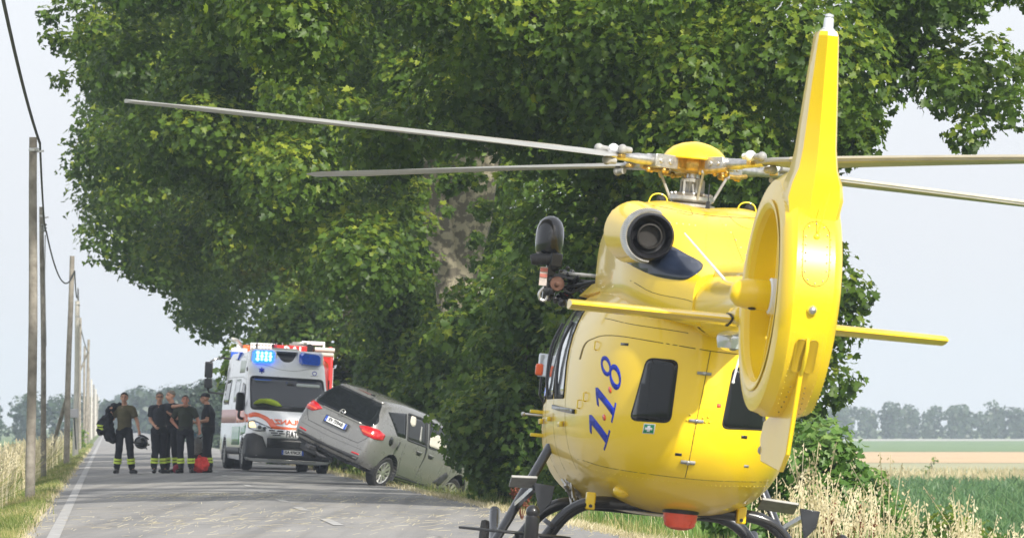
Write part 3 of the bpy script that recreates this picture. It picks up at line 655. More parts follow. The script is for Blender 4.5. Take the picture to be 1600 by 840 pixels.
mb = MB(); mb.loft([se_ring(*q, 2.6) for q in interp_secs(SEC)], True); fus = mb.build('fuselage', M_yel, heli, ang=60)
mb = MB()
rings = []
for q in interp_secs(COW):
    r_ = se_ring(*q, 3.4)
    for v in r_:                                   # twin-engine saddle: a slight valley along the middle of the deck
        if v.z > q[4]: v.z -= .05*math.exp(-(v.x/.22)**2)*min(1, max(0, (q[3]-.3)*3))
    rings.append(r_)
mb.loft(rings, True); cow = mb.build('engine_cowling', M_yel, heli, ang=60)
bf = bvh_of(fus); bc = bvh_of(cow)

def decal(name, polys, mat_, parent, bvh, direc='rear', off=.004, th=.008, step=.05, mats=None):
    """a thin moulded piece that follows the body: outlines in (x,z) seen from behind or (y,z) seen from the left"""
    b = bmesh.new()
    for poly_ in polys:
        vs = [b.verts.new((p[0], 0, p[1])) for p in poly_]; b.faces.new(vs)
    xs = [v.co.x for v in b.verts]; zs = [v.co.z for v in b.verts]
    for ax, lo, hi in ((0, min(xs), max(xs)), (2, min(zs), max(zs))):
        k = math.ceil((hi-lo)/step)
        for i in range(1, k):
            c = [0, 0, 0]; c[ax] = lo+(hi-lo)*i/k; nn = [0, 0, 0]; nn[ax] = 1
            bmesh.ops.bisect_plane(b, geom=b.verts[:]+b.edges[:]+b.faces[:], plane_co=c, plane_no=nn)
    bad = []
    for v in b.verts:
        o_, d_ = (Vector((v.co.x, -6, v.co.z)), Vector((0, 1, 0))) if direc == 'rear' else (Vector((-4, v.co.x, v.co.z)), Vector((1, 0, 0))) if direc == 'left' else (Vector((4, v.co.x, v.co.z)), Vector((-1, 0, 0)))
        hit, nrm, _, _ = bvh.ray_cast(o_, d_)
        if hit is None: bad.append(v); continue
        if nrm.dot(d_) > 0: nrm = -nrm
        v.co = hit+nrm*off
    if bad: bmesh.ops.delete(b, geom=bad, context='VERTS')
    b.normal_update()
    for f in b.faces:
        c = f.calc_center_median(); ref = Vector((0, 0, 0)) if False else Vector((0, c.y+1.5 if direc == 'rear' else c.y, 1.5))
        if f.normal.dot(c-ref) < 0: f.normal_flip()
        f.smooth = True
    me = bpy.data.meshes.new(name); b.to_mesh(me); b.free(); me.materials.append(mat_)
    o = bpy.data.objects.new(name, me); link(o); o.parent = parent
    md = o.modifiers.new('thickness', 'SOLIDIFY'); md.thickness = th; md.offset = -1
    return o
def strip(pts, w, closed=False):
    """ribbon polygons along a polyline in 2-D"""
    P = [Vector((p[0], p[1])) for p in pts]; out = []; n = len(P)
    Ls = []; Rs = []
    for i, p in enumerate(P):
        a = P[i-1] if (i > 0 or closed) else p; b_ = P[(i+1) % n] if (i < n-1 or closed) else p
        t = (b_-a).normalized(); nn = Vector((-t.y, t.x))*w/2; Ls.append(p+nn); Rs.append(p-nn)
    for i in range(n if closed else n-1):
        j = (i+1) % n; out.append([Rs[i], Rs[j], Ls[j], Ls[i]])
    return out
def rrect(pts, r, k=4):
    """rounded polygon"""
    P = [Vector((p[0], p[1])) for p in pts]; n = len(P); out = []
    for i in range(n):
        a, b_, c = P[i-1], P[i], P[(i+1) % n]; r1 = min(r, (a-b_).length*.45, (c-b_).length*.45)
        p0 = b_+(a-b_).normalized()*r1; p1 = b_+(c-b_).normalized()*r1
        for j in range(k+1):
            t = j/k; out.append(p0*(1-t)**2+b_*2*t*(1-t)+p1*t*t)
    return out
def curve2(pts, n=6): return [(v.x, v.y) for v in bez([(p[0], p[1], 0) for p in pts], n)]

# rear clamshell doors: gaps, hinges, windows, marks
for W_, lab in (([(-.471, 1.744), (-.257, 1.743), (-.272, 1.277), (-.546, 1.271)], 1), ([(.188, 1.736), (.390, 1.739), (.50, 1.294), (.141, 1.272)], 2)):
    fr = decal('rear_window', [rrect([(p[0], p[1]) for p in W_], .05)], M_glassd, heli, bf, off=.006, th=.012, step=.04)
    c = sum((Vector(p) for p in W_), Vector((0, 0)))/4
    decal('window_seal', strip(rrect([tuple(c+(Vector(p)-c)*1.03) for p in W_], .05), .014, True), M_rub, fr, bf, off=.004, th=.008, step=.06)
decal('door_gap', strip(curve2([(-.012, 1.851), (-.041, 1.539), (-.073, 1.236), (-.093, .858)]), .007), M_seam, heli, bf, off=.001, th=.004)
decal('door_gap', strip(curve2([(-.879, 1.72), (-.86, 1.83), (-.822, 1.885), (-.718, 1.915), (-.399, 1.881), (-.012, 1.851), (.384, 1.841), (.6, 1.8)]), .007), M_seam, heli, bf, off=.001, th=.004)
decal('belly_seam', strip(curve2([(-.80, .923), (-.635, .876), (-.288, .854), (.11, .852), (.645, .887)]), .004), M_seam, heli, bf, off=.001, th=.004)
decal('roof_seam', strip(curve2([(-.749, 2.055), (-.579, 2.009), (-.195, 1.973)]), .006), M_seam, heli, bf, off=.001, th=.004)
for (x, z) in ((-.044, 1.673), (-.069, 1.301), (-.093, .979)):
    h = decal('hinge', [[(x-.055, z-.011), (x+.055, z-.011), (x+.055, z+.011), (x-.055, z+.011)]], M_grey, heli, bf, off=.014, th=.016)
    decal('hinge_pin', [[(x-.012, z-.014), (x+.012, z-.014), (x+.012, z+.014), (x-.012, z+.014)]], M_steel, h, bf, off=.02, th=.01)
for (x, z) in ((-.12, 1.345), (-.14, 1.30), (-.02, 1.33), (.0, 1.30), (.02, 1.34), (.035, 1.30)):
    decal('latch_stud', [[(x+.009*math.cos(a), z+.009*math.sin(a)) for a in np.linspace(0, 2*pi, 9)[:-1]]], M_yel2, heli, bf, off=.01, th=.012)
st = decal('first_aid_sticker', [[(-.458, 1.166), (-.374, 1.169), (-.372, 1.247), (-.454, 1.245)]], M_wprint, heli, bf, off=.002, th=.003)
decal('green_panel', [[(-.452, 1.172), (-.380, 1.175), (-.378, 1.241), (-.448, 1.239)]], M_green, st, bf, off=.004, th=.002)
decal('white_cross', [[(-.425, 1.182), (-.405, 1.183), (-.404, 1.232), (-.424, 1.231)], [(-.440, 1.197), (-.425, 1.197), (-.425, 1.216), (-.440, 1.216)], [(-.404, 1.198), (-.389, 1.198), (-.389, 1.217), (-.404, 1.217)]], M_wprint, st, bf, off=.007, th=.002)
# 1·1·8 climbing the door, slanted serif numerals
O_ = Vector((-.679, 1.085)); AU = Vector((.017, .214)); AV = Vector((-.125, .172))
def G(u, v): p = O_+AU*u+AV*v; return (p.x, p.y)
def one(u0):
    out = [[(-.155, .07), (.155, .07), (.155, .97), (.07, 1.05), (-.155, .98)], [(-.42, 0), (.42, 0), (.42, .07), (.155, .07), (-.155, .07), (-.42, .07)], [(-.155, .98), (-.46, .84), (-.46, .75), (-.155, .86)]]
    return [[G(u0+a*.86, b) for a, b in p] for p in out]
def ringpoly(cu, cv, ru, rv, wu, wv, n=22):
    out = []
    for i in range(n):
        a, b = 2*pi*i/n, 2*pi*(i+1)/n
        f = lambda t, s: G(cu+math.cos(t)*(ru-s*wu), cv+math.sin(t)*(rv-s*wv))
        out.append([f(a, 0), f(b, 0), f(b, 1), f(a, 1)])
    return out
num = decal('rescue_number', one(0)+one(1.02), M_blue, heli, bf, off=.003, th=.004, step=.04)
decal('numeral_eight', ringpoly(2.12, .29, .40, .31, .20, .085)+ringpoly(2.10, .79, .32, .25, .15, .075), M_blue, num, bf, off=.003, th=.004, step=.05)
for u_ in (.51, 1.53):
    decal('number_dot', [[G(u_+.10*math.cos(a)*1.0, .42+.085*math.sin(a)) for a in np.linspace(0, 2*pi, 13)[:-1]]], M_reddot, num, bf, off=.004, th=.004)

# left flank: sliding door, cockpit door, glazing, handles
def side(name, pts, m, parent, off=.006, th=.012, r=.06, step=.08): return decal(name, [rrect(pts, r)], m, parent, bf, 'left', off, th, step)
for pts in ([(-.30, 1.42), (.48, 1.42), (.48, 2.20), (-.12, 2.20)], [(.62, 1.42), (1.32, 1.42), (1.32, 2.22), (.62, 2.22)], [(1.46, 1.40), (2.3, 1.36), (1.98, 2.14), (1.50, 2.20)]):
    g = side('cabin_window', pts, M_glasss, heli)
    decal('window_seal', strip(rrect(pts, .06), .03, True), M_rub, g, bf, 'left', off=.009, th=.012)
for k, pts in enumerate(([(-.30, 1.42), (.48, 1.42), (.48, 2.20), (-.12, 2.20)], [(1.46, 1.40), (2.3, 1.36), (1.98, 2.14), (1.50, 2.20)])):
    decal('starboard_window', [rrect(pts, .06)], M_glasss, heli, bf, 'right', off=.006, th=.012, step=.1)
decal('windshield', [rrect([(2.45, 1.25), (3.35, 1.18), (3.1, 1.62), (2.35, 2.02)], .06)], M_glassd, heli, bf, 'left', off=.006, th=.012, step=.1)
decal('windshield', [rrect([(2.45, 1.25), (3.35, 1.18), (3.1, 1.62), (2.35, 2.02)], .06)], M_glassd, heli, bf, 'right', off=.006, th=.012, step=.1)
for pl in ([(.55, .78), (.55, 1.40), (.55, 2.28)], [(1.39, .75), (1.39, 1.4), (1.39, 2.28)], [(-.42, .80), (-.42, 1.5), (-.30, 2.28)]):
    decal('door_gap', strip(pl, .012), M_seam, heli, bf, 'left', off=.001, th=.004)
decal('door_rail', strip([(-1.0, 1.30), (-.2, 1.32), (.5, 1.34)], .035), M_black, heli, bf, 'left', off=.02, th=.02)
for (y, z, w) in ((.66, 1.24, .22), (1.5, 1.22, .2), (-.35, 1.2, .18)):
    s_ = decal('door_handle', [rrect([(y, z-.02), (y+w, z-.02), (y+w, z+.02), (y, z+.02)], .015)], M_yel2, heli, bf, 'left', off=.04, th=.03)
for (y, z) in ((1.75, 1.10), (2.0, 1.30)):
    x = -(bf.ray_cast(Vector((-4, y, z)), Vector((1, 0, 0)))[0].x)
    mb = MB(); mb.bar((-x+.02, y, z), (-x-.11, y, z), .05, .03); mb.build('access_step', M_yel2, heli, bevel=.006)
# rear-view mirror with orange cover on the nose
mb = MB(); mb.tube([(-.86, 1.95, 1.35), (-.93, 1.9, 1.45), (-.93, 1.9, 1.62)], .012, 8); mm = mb.build('mirror_arm', M_black, heli)
mb = MB(); mb.box((-.925, 1.9, 1.70), (.08, .05, .20)); mb.build('mirror_glass', M_glasss, mm, bevel=.01)
mb = MB(); mb.box((-.955, 1.88, 1.66), (.065, .06, .10)); mb.build('mirror_cover', M_orange, mm, bevel=.015)
mb = MB(); mb.tube([(-.85, 1.95, 1.27), (-1.05, 1.95, 1.27)], .011, 8); mb.ball((-1.05, 1.95, 1.27), .02, 8); mb.build('probe', M_steel, heli)
for y_ in (.2, 1.1):
    mb = MB(); mb.tube(bez([(-.86, y_, 2.05), (-.93, y_+.04, 1.85), (-.945, y_+.04, 1.6), (-.93, y_, 1.42)], 4), .014, 8); mb.build('grab_rail', M_black, heli)

# belly: red beacon, jack lugs, fairings
mb = MB(); mb.rev([(.135, .02), (.15, 0), (.145, -.03), (.12, -.04)], (0, -1.42, .60), n=28); bk = mb.build('beacon_base', M_black, heli)
mb = MB(); mb.rev([(.138, 0), (.135, -.06), (.11, -.115), (.06, -.135), (0, -.14)], (0, -1.42, .575), n=28)
for i in range(14):
    a = 2*pi*i/14; mb.bar((.137*math.cos(a), -1.42+.137*math.sin(a), .565), (.118*math.cos(a), -1.42+.118*math.sin(a), .47), .006)
mb.build('belly_beacon', M_redb, heli)
mb = MB(); mb.ball((-.49, -1.50, .70), (.075, .09, .055), 14); f_ = mb.build('belly_fairing', M_yel, heli)
mb = MB(); mb.box((.30, -1.52, .655), (.13, .1, .05)); mb.build('belly_fairing', M_yel2, heli, bevel=.012)
for x in (-.70, .52):
    mb = MB(); mb.box((x, -1.14, .60), (.075, .10, .14)); l_ = mb.build('jack_lug', M_yel, heli, bevel=.012)
    mb = MB(); mb.rev([(.0, 0), (.015, 0), (.015, .012), (0, .012)], (x, -1.2, .56), 'Y', 8); mb.build('lug_bolt', M_black, l_)
# small oval fuel cap and grips on the left shoulder
decal('oval_cover', [[(-.845+.03*math.cos(a), 2.06+.05*math.sin(a)) for a in np.linspace(0, 2*pi, 17)[:-1]]], M_yel2, heli, bf, off=.012, th=.014, step=.06)
for (x, z) in ((-.80, 1.83), (-.84, 1.42), (-.865, 1.36)):
    h_ = bf.ray_cast(Vector((x, -6, z)), Vector((0, 1, 0)))[0]
    mb = MB(); mb.tube([h_+Vector((0, .01, .035)), h_+Vector((-.02, -.025, .03)), h_+Vector((-.02, -.025, -.03)), h_+Vector((0, .01, -.035))], .006, 6); mb.build('grip', M_yel2, heli)

# cowling details
for sx in (-1, 1):
    ax = Matrix.Rotation(R(90), 3, 'X') @ Matrix.Identity(3)
    c = Vector((sx*.567, -2.50, 2.69)); T = Matrix.Rotation(R(-4)*sx, 3, 'Z') @ Matrix.Rotation(R(4), 3, 'X')
    mb = MB(); mb.rev([(.16, .90), (.185, .1), (.19, 0), (.185, -.06), (.168, -.075), (.150, -.05), (.135, .05), (.134, .06), (.09, .07), (.06, .08), (0, .09)], c, 'Y', 36, M=T)
    ex = mb.build('exhaust_nozzle', M_black, heli, ang=50)
    mb = MB(); mb.rev([(.095, .06), (.10, -.01), (.088, -.015), (.08, .04), (.0, .05)], c, 'Y', 28, M=T); mb.build('inner_pipe', mat('sooty_pipe', (.02, .018, .016), .75, var=.3, vscale=20), ex)
    mb = MB()
    for i in range(46):
        a = R(70)+R(200)*i/45 if sx < 0 else R(110)-R(200)*i/45
        p0 = T @ Vector((.192*math.cos(a), -.05, .192*math.sin(a)))+c; p1 = T @ Vector((.212*math.cos(a), .10, .212*math.sin(a)))+c
        mb.bar(p0, p1, .010, .012)
    mb.build('cooling_louvre', M_steel, ex, smooth=False)
    mb = MB(); mb.rev([(.25, .69), (.235, .39), (.205, .16), (.20, .10), (.19, .30)], c, 'Y', 36, M=T); mb.build('nozzle_collar', M_yel, ex)
    decal('heat_shield', [[(sx*a, b) for a, b in curve2([(.675, 2.50), (.60, 2.44), (.48, 2.385), (.33, 2.365), (.25, 2.395), (.155, 2.50), (.27, 2.575), (.42, 2.64), (.56, 2.55), (.675, 2.50)], 3)[:-1]]], M_shield, heli, bc, off=.005, th=.008, step=.05)
    mb = MB(); mb.tube(bez([(sx*.36-.085, -.9, 3.0), (sx*.36-.06, -.9, 3.085), (sx*.36, -.9, 3.11), (sx*.36+.06, -.9, 3.085), (sx*.36+.085, -.9, 3.0)], 4), .006, 8); hp = mb.build('lifting_hoop', M_yel2, heli)
    mb = MB(); mb.ball((sx*.36+.02, -.88, 3.06), (.042, .06, .04), 10); mb.tube([(sx*.36+.025, -.9, 2.98), (sx*.36+.025, -.9, 3.08)], .018, 8); mb.build('vent_plug', M_rub, hp)
for (x, z, yy, r_) in ((-.70, 2.90, -.9, .052), (-.715, 2.80, -1.2, .055)):
    mb = MB(); mb.ball((x, yy, z), (r_*.75, r_, r_), 14); mb.build('cowl_bump', M_yel, heli)
mb = MB(); mb.tube([(-.02, -1.45, 3.0), (-.02, -1.45, 3.06)], [.02, .014], 8); mb.tube([(-.02, -1.45, 3.06), (-.02, -1.43, 3.20)], .004, 6); mb.build('whip_antenna', M_black, heli)
for pl in ([(-.30, 2.93), (-.18, 2.92), (-.17, 2.98)], [(.12, 2.96), (.20, 2.86), (.42, 2.83)], [(.12, 2.80), (.16, 2.60), (.2, 2.50)], [(.38, 2.9), (.45, 2.75), (.47, 2.55)], [(-.56, 2.96), (-.60, 2.9), (-.64, 2.82)]):
    decal('cowl_gap', strip(curve2(pl, 4), .005), M_seam, heli, bc, off=.001, th=.003)
for i in range(6):
    for (x, z) in ((.08+.03*i, 2.86-.06*i), (.42+.008*i, 2.84-.05*i), (-.42+.05*i, 2.83)):
        decal('cowl_rivet', [[(x+.006*math.cos(a), z+.006*math.sin(a)) for a in np.linspace(0, 2*pi, 7)[:-1]]], M_grey, heli, bc, off=.003, th=.004)

# tail boom and its ring joint
bo = [(-2.2, .235, 2.20), (-2.6, .23, 2.20), (-3.5, .22, 2.19), (-4.6, .205, 2.18), (-5.8, .19, 2.17), (-6.5, .175, 2.16), (-6.9, .15, 2.15)]
mb = MB(); mb.loft([[Vector((r_*math.cos(2*pi*j/32), y, z+r_*1.05*math.sin(2*pi*j/32))) for j in range(32)] for y, r_, z in bo]); boom = mb.build('tail_boom', M_yel, heli, ang=60)
for y, r_ in ((-2.74, .2335), (-2.80, .2325)):
    mb = MB(); mb.rev([(r_, -.012), (r_+.007, -.008), (r_+.007, .008), (r_, .012)], (0, y, 2.2), 'Y', 36); mb.build('boom_joint_ring', M_rub, boom)
mb = MB(); mb.loft([[Vector((.105*k*math.cos(pi*j/12), y, z+.16*k*math.sin(pi*j/12))) for j in range(13)] for y, z, k in ((-2.3, 2.37, .9), (-2.6, 2.37, 1), (-4.0, 2.36, .9), (-5.5, 2.33, .8), (-6.6, 2.28, .7))], True, closed=False); mb.build('drive_shaft_cover', M_yel, boom, ang=50)
mb = MB(); mb.tube([(-.10, -4.2, 2.30), (-.34, -2.9, 2.72)][::-1], [.007, .012], 8); mb.build('rod_antenna', M_white, boom)
mb = MB(); mb.rev([(.0, 0), (.10, 0), (.105, -.03), (.09, -.10), (.05, -.115), (0, -.12)], (.06, -3.1, 1.97), n=20); lm = mb.build('search_light', M_lens, boom)
mb = MB(); mb.rev([(.11, .03), (.112, 0), (.10, -.005)], (.06, -3.1, 1.97), n=20); mb.build('light_rim', M_grey, lm)
mb = MB(); mb.tube([(.14, -3.4, 1.97), (.08, -3.42, 1.62)], [.007, .009], 8); mb.ball((.08, -3.42, 1.61), .013, 8); mb.build('rod_antenna', M_white, boom)
mb = MB(); mb.tube([(-.22, -2.9, 2.13), (.05, -3.0, 2.10)], .008, 6); mb.build('boom_brace', M_grey, boom)
# horizontal stabiliser
mb = MB(); 
def foil(x, yc, zc, ch, th): return [Vector((x, yc+ch*a, zc+th*b)) for a, b in ((.5, 0), (.42, .35), (.2, .5), (-.2, .36), (-.5, .08), (-.5, -.08), (-.2, -.36), (.2, -.5), (.42, -.35))]
mb.loft([foil(x, -6.05+abs(x)*.02, 2.0, .44-abs(x)*.03, .085-abs(x)*.008) for x in (-1.35, -1.3, -.6, 0, .6, 1.3, 1.35)]); stb = mb.build('stabiliser', M_yel, heli, ang=50)
stb.location.x = -.10
mb = MB(); mb.loft([[v+Vector((d, 0, 0)) for v in foil(-.21, -6.05, 2.0, .46, .098)] for d in (-.008, .008)]); mb.build('root_seal', M_rub, stb)
mb = MB(); mb.box((0, -6.1, 2.03), (.40, .5, .13)); mb.build('saddle', M_yel, stb, bevel=.04)

# shrouded tail rotor and fin, set a few degrees off the boom line
C0 = Vector((-.05, -7.27, 2.15)); TM = Matrix.Rotation(R(3.2), 3, 'Z')
def tl(v): return TM @ Vector(v)+C0          # x across, y forward, z up, from the duct centre
mb = MB(); rings = []; N = 72
for i in range(N+1):
    th = 2*pi*i/N; dy, dz = -math.cos(th), math.sin(th)       # th=0 looks to the rear
    rear = max(0, math.cos(th)); low = max(0, -math.sin(th)); up = max(0, math.sin(th))
    w = .205-.015*low-.03*up**3; ro = .86+.03*rear-.03*low; k = .70+.1*rear
    sec = [(.585, -.11), (.585, -.16), (.60, -.19), (.635, -.205), (.72, -w-.01), (.80, -w+.005), (ro-.015, -w*k+.01), (ro, -w*k+.03), (ro, 0), (ro, w*k-.03), (ro-.015, w*k-.01), (.80, w-.005), (.72, w+.01), (.635, .205), (.60, .19), (.585, .16), (.585, .11)]
    rings.append([tl((x, dy*r_, dz*r_)) for r_, x in sec])
mb.loft(rings, False); shr = mb.build('tail_shroud', M_yel, heli, ang=24)
# the duct mouth's rim
mb = MB(); mb.rev([(.586, -.16), (.60, -.195), (.63, -.211), (.655, -.216), (.665, -.212)], (0, 0, 0), 'X', 72); mb.v = [tl(v) for v in mb.v]; mb.build('duct_rim', M_yel, shr)
# fin
def finsec(z, yc, ch, t, xo=0): return [tl((xo+a*t, yc+b*ch, z)) for a, b in ((0, .5), (-.32, .38), (-.5, .1), (-.5, -.36), (-.12, -.5), (.40, -.5), (.5, -.40), (.5, .1), (.32, .38))]
mb = MB(); mb.loft([finsec(.50, -.38, .66, .32), finsec(.66, -.35, .74, .375), finsec(.76, -.35, .78, .34), finsec(.86, -.37, .76, .265, -.005), finsec(1.0, -.40, .70, .225, -.01), finsec(1.4, -.55, .55, .18, -.035), finsec(1.75, -.70, .42, .135, -.06), finsec(1.78, -.71, .38, .115, -.062)]); fin = mb.build('tail_fin', M_yel, heli, ang=20)
decal_pts = None
mb = MB(); c = tl((-.055, -.78, 1.78)); mb.rev([(.045, 0), (.05, .02), (.035, .03), (.033, .09), (.028, .10), (0, .105)], c, n=16); mb.rev([(.03, .105), (.03, .12), (0, .13)], c, n=16); nl = mb.build('fin_top_lamp', M_lens, fin)
mb = MB(); mb.rev([(.056, 0), (.056, .012), (.045, .014)], c, n=16); mb.build('lamp_base', M_white, nl)
# rear facet: oval hatch with studs, rod antenna, nav lamp, slots
RZ = lambda x, z, o=0: tl((x, -(math.sqrt(max(0, .893**2-z*z))+o)-(.0 if z > 0 else -.012*min(1, -z*2)), z))
mb = MB()
prev = None; ov = []
def stadium(rx, h, zc, k=14):
    return [(rx*math.cos(pi*i/12), zc+h+rx*math.sin(pi*i/12)) for i in range(13)]+[(-rx, zc+h-2*h*i/k) for i in range(1, k)]+[(-rx*math.cos(pi*i/12), zc-h-rx*math.sin(pi*i/12)) for i in range(13)]+[(rx, zc-h+2*h*i/k) for i in range(1, k)]
ov = [RZ(a, b, .001) for a, b in stadium(.092, .13, .285)]
for i in range(len(ov)): mb.bar(ov[i], ov[(i+1) % len(ov)], .0035)
mb.build('hatch_gap', M_seam, shr, smooth=False)
for i in range(16):
    q = stadium(.074, .13, .285); q = q[int(i*len(q)/16)]
    mb = MB(); mb.ball(RZ(q[0], q[1], .001), .0062, 6); mb.build('hatch_stud', M_grey, shr)
mb = MB(); p = RZ(.0, .40, 0); mb.tube([p, p+Vector((.055, -.05, .30))], [.006, .004], 6); mb.ball(p, (.022, .012, .022), 8); mb.build('fin_rod_antenna', M_yel2, shr)
mb = MB(); mb.ball(RZ(-.0, -.10, .012), .03, 14); b_ = mb.build('tail_lamp', M_steel, shr)
mb = MB(); mb.rev([(.035, 0), (.035, .012), (.02, .02)], RZ(0, -.10, 0), 'Y', 16, M=Matrix.Scale(-1, 3, (0, 1, 0))); mb.build('lamp_socket', M_yel2, b_)
M_slot = mat('slot_painted_shade', (.42, .28, .01), .5)  # darker copy of the yellow: shade inside the slots is painted on
for sx in (-1, 1):
    mb = MB(); pts = rrect([(sx*.045-.033, -.52), (sx*.045+.033, -.52), (sx*.045+.033, -.30), (sx*.045-.033, -.30)], .03)
    n = len(pts); mb.add([RZ(p.x, p.y, .004) for p in pts]+[RZ(p.x*.9, p.y*.99, .0015) for p in pts], [tuple(range(n, 2*n))]+[(i, (i+1) % n, (i+1) % n+n, i+n) for i in range(n)])
    mb.build('tie_down_slot', M_slot, shr)
mb = MB(); mb.tube([RZ(0, -.29, .0), RZ(0, -.36, .03), RZ(0, -.46, .03), RZ(0, -.53, .0)], .013, 8); mb.build('slot_bar', M_yel2, shr)
for sx in (-1, 1):
    for i in range(6):
        mb = MB(); z = -.62-.035*i; mb.ball(RZ(sx*(.05+.004*i), z, .001), .006, 6); mb.build('shroud_rivet', M_seam, shr)
# lower bumper plate under the shroud
mb = MB(); pl = [(-.72, -.50), (-.60, -.62), (-.30, -.72), (.42, -.86), (.50, -.98), (.40, -1.14), (-.34, -1.20), (-.52, -1.08)]
Mx = Matrix(((0, 0, 1), (1, 0, 0), (0, 1, 0)))
mb.prism(pl, .034, Mx); mb.v = [tl(Vector(v)+Vector((-.02, 0, 0))) for v in mb.v]; bp_ = mb.build('bumper_plate', M_yel, heli, bevel=.008)
mb = MB(); mb.ball(tl((-.015, .46, -1.06)), (.02, .03, .03), 10); mb.build('bumper_shoe', M_grey, bp_)
# gearbox fairing, hub, stators and eight rotor blades inside the duct
mb = MB(); mb.rev([(0, -.42), (.05, -.41), (.09, -.37), (.105, -.30), (.108, -.12), (.10, .0), (.10, .12), (.06, .18), (0, .19)], (0, 0, 0), 'X', 28); mb.v = [tl(v) for v in mb.v]; gb = mb.build('gearbox_fairing', M_yel, heli)
mb = MB(); mb.rev([(.109, -.15), (.125, -.14), (.125, -.08), (.109, -.07)], (0, 0, 0), 'X', 28); mb.v = [tl(v) for v in mb.v]; mb.build('hub_band', M_white, gb)
mb = MB(); mb.ball(tl((-.26, -.04, -.10)), (.03, .02, .012), 8); mb.build('drain_hole', M_black, gb)
for i in range(8):
    a = 2*pi*(i+.35)/8; d = Vector((0, math.cos(a), math.sin(a))); e_ = Vector((0, -math.sin(a), math.cos(a)))
    mb = MB(); q = []
    for r_, ch in ((.11, .06), (.2, .09), (.57, .085)):
        q.append([tl(d*r_+e_*(ch*s1*.5)*.8+Vector((.06+s1*ch*.25+s2*.005, 0, 0))) for s1, s2 in ((-1, -1), (1, -1), (1, 1), (-1, 1))])
    mb.loft(q); mb.build('tail_rotor_blade', M_grey, heli, bevel=.003)
for i in range(5):
    a = 2*pi*(i+.1)/5; d = Vector((0, math.cos(a), math.sin(a)))
    mb = MB(); mb.bar(tl(d*.09+Vector((-.08, 0, 0))), tl(d*.59+Vector((-.08, 0, 0))), .05, .03); mb.build('stator_vane', M_yel, heli, bevel=.008)

# rivet rows: too fine to pick apart, one part each
def rivets(name, pts, r, parent, m=M_yel2):
    mb = MB()
    for p in pts: mb.ball(p, r, 6)
    o = mb.build(name, m, parent, clean=False); tag(o, kind='stuff'); return o
for sx in (-1, 1):
    rivets('rivet_row', [tl((sx*.10, -.893*math.cos(a), .893*math.sin(a))) for a in np.linspace(-1.1, .95, 34)], .003, shr, M_yel2)
    rivets('rivet_row', [tl((sx*.19, -.80*math.cos(a), .80*math.sin(a))) for a in np.linspace(-1.3, 1.2, 44)], .003, shr, M_yel2)
def surf_rivets(pts, n, bv, parent):
    c = curve2(pts, 6); d = np.cumsum([0]+[math.dist(c[i], c[i+1]) for i in range(len(c)-1)]); out = []
    for t in np.linspace(0, d[-1], n):
        x = np.interp(t, d, [q[0] for q in c]); z = np.interp(t, d, [q[1] for q in c]); h = bv.ray_cast(Vector((x, -6, z)), Vector((0, 1, 0)))[0]
        if h: out.append(h)
    rivets('rivet_row', out, .0045, parent, M_yel2)
surf_rivets([(-.80, .885), (-.635, .838), (-.288, .816), (.11, .814), (.645, .85)], 40, bf, fus)
surf_rivets([(-.72, 2.10), (-.5, 2.06), (-.15, 2.02)], 14, bf, fus)
surf_rivets([(-.42, 2.98), (-.44, 2.85), (-.40, 2.75)], 8, bc, cow)
surf_rivets([(.05, 2.9), (.08, 2.7), (.14, 2.52)], 12, bc, cow); surf_rivets([(-.05, 2.93), (-.1, 2.7), (-.12, 2.55)], 12, bc, cow)
decal('cowl_gap', strip(curve2([(-.46, 2.98), (-.2, 2.94), (.2, 2.94), (.5, 2.97)], 4), .005), M_seam, heli, bc, off=.001, th=.003)
decal('cowl_gap', strip(curve2([(-.64, 2.35), (-.5, 2.26), (-.3, 2.22), (-.24, 2.2)], 4), .005), M_seam, heli, bc, off=.001, th=.003)
for (x, z, w, h, m) in ((.30, 1.20, .05, .025, M_black), (-.66, 1.84, .05, .02, M_black), (.08, 1.42, .03, .03, M_redb), (-.2, 1.02, .05, .02, M_black), (.36, .98, .04, .02, M_grey)):
    decal('placard', [[(x, z), (x+w, z), (x+w, z+h), (x, z+h)]], m, heli, bf, off=.002, th=.002)
# landing gear
ZS = .055
def skid(sx):
    p = [(sx*1.14, 2.9, .42), (sx*1.15, 2.6, .22), (sx*1.15, 2.25, ZS+.02), (sx*1.15, 1.8, ZS), (sx*1.15, -1.45, ZS), (sx*1.17, -1.75, ZS+.05), (sx*1.2, -1.95, ZS+.2), (sx*1.225, -2.0, ZS+.40)]
    mb = MB(); mb.tube(bez(p, 5), .045, 14); s_ = mb.build('skid_tube', M_gear, heli)
    mb = MB(); mb.ball((sx*1.225, -2.0, ZS+.42), .056, 14); mb.rev([(.048, -.22), (.056, -.2), (.056, -.02), (.04, 0)], (sx*1.222, -2.0, ZS+.40), n=16); mb.build('skid_end_cap', M_black, s_)
    # snow paddle near the rear end
    mb = MB(); out = [(-.46, .10), (-.44, .22), (-.2, .36), (.1, .38), (.38, .16), (.42, -.10), (.2, -.22), (-.15, -.22)]
    mb.prism(out, .02, None, (sx*1.3 if sx > 0 else -1.30, -1.62, .285)); mb.build('snow_paddle', M_black, s_, bevel=.006)
    mb = MB()
    for x in (-.10, .10): mb.bar((sx*1.15+x, -1.55, .06), (sx*1.2+x, -1.55, .29), .05, .03)
    mb.build('paddle_bracket', M_gear, s_)
    return s_
skid(-1); skid(1)
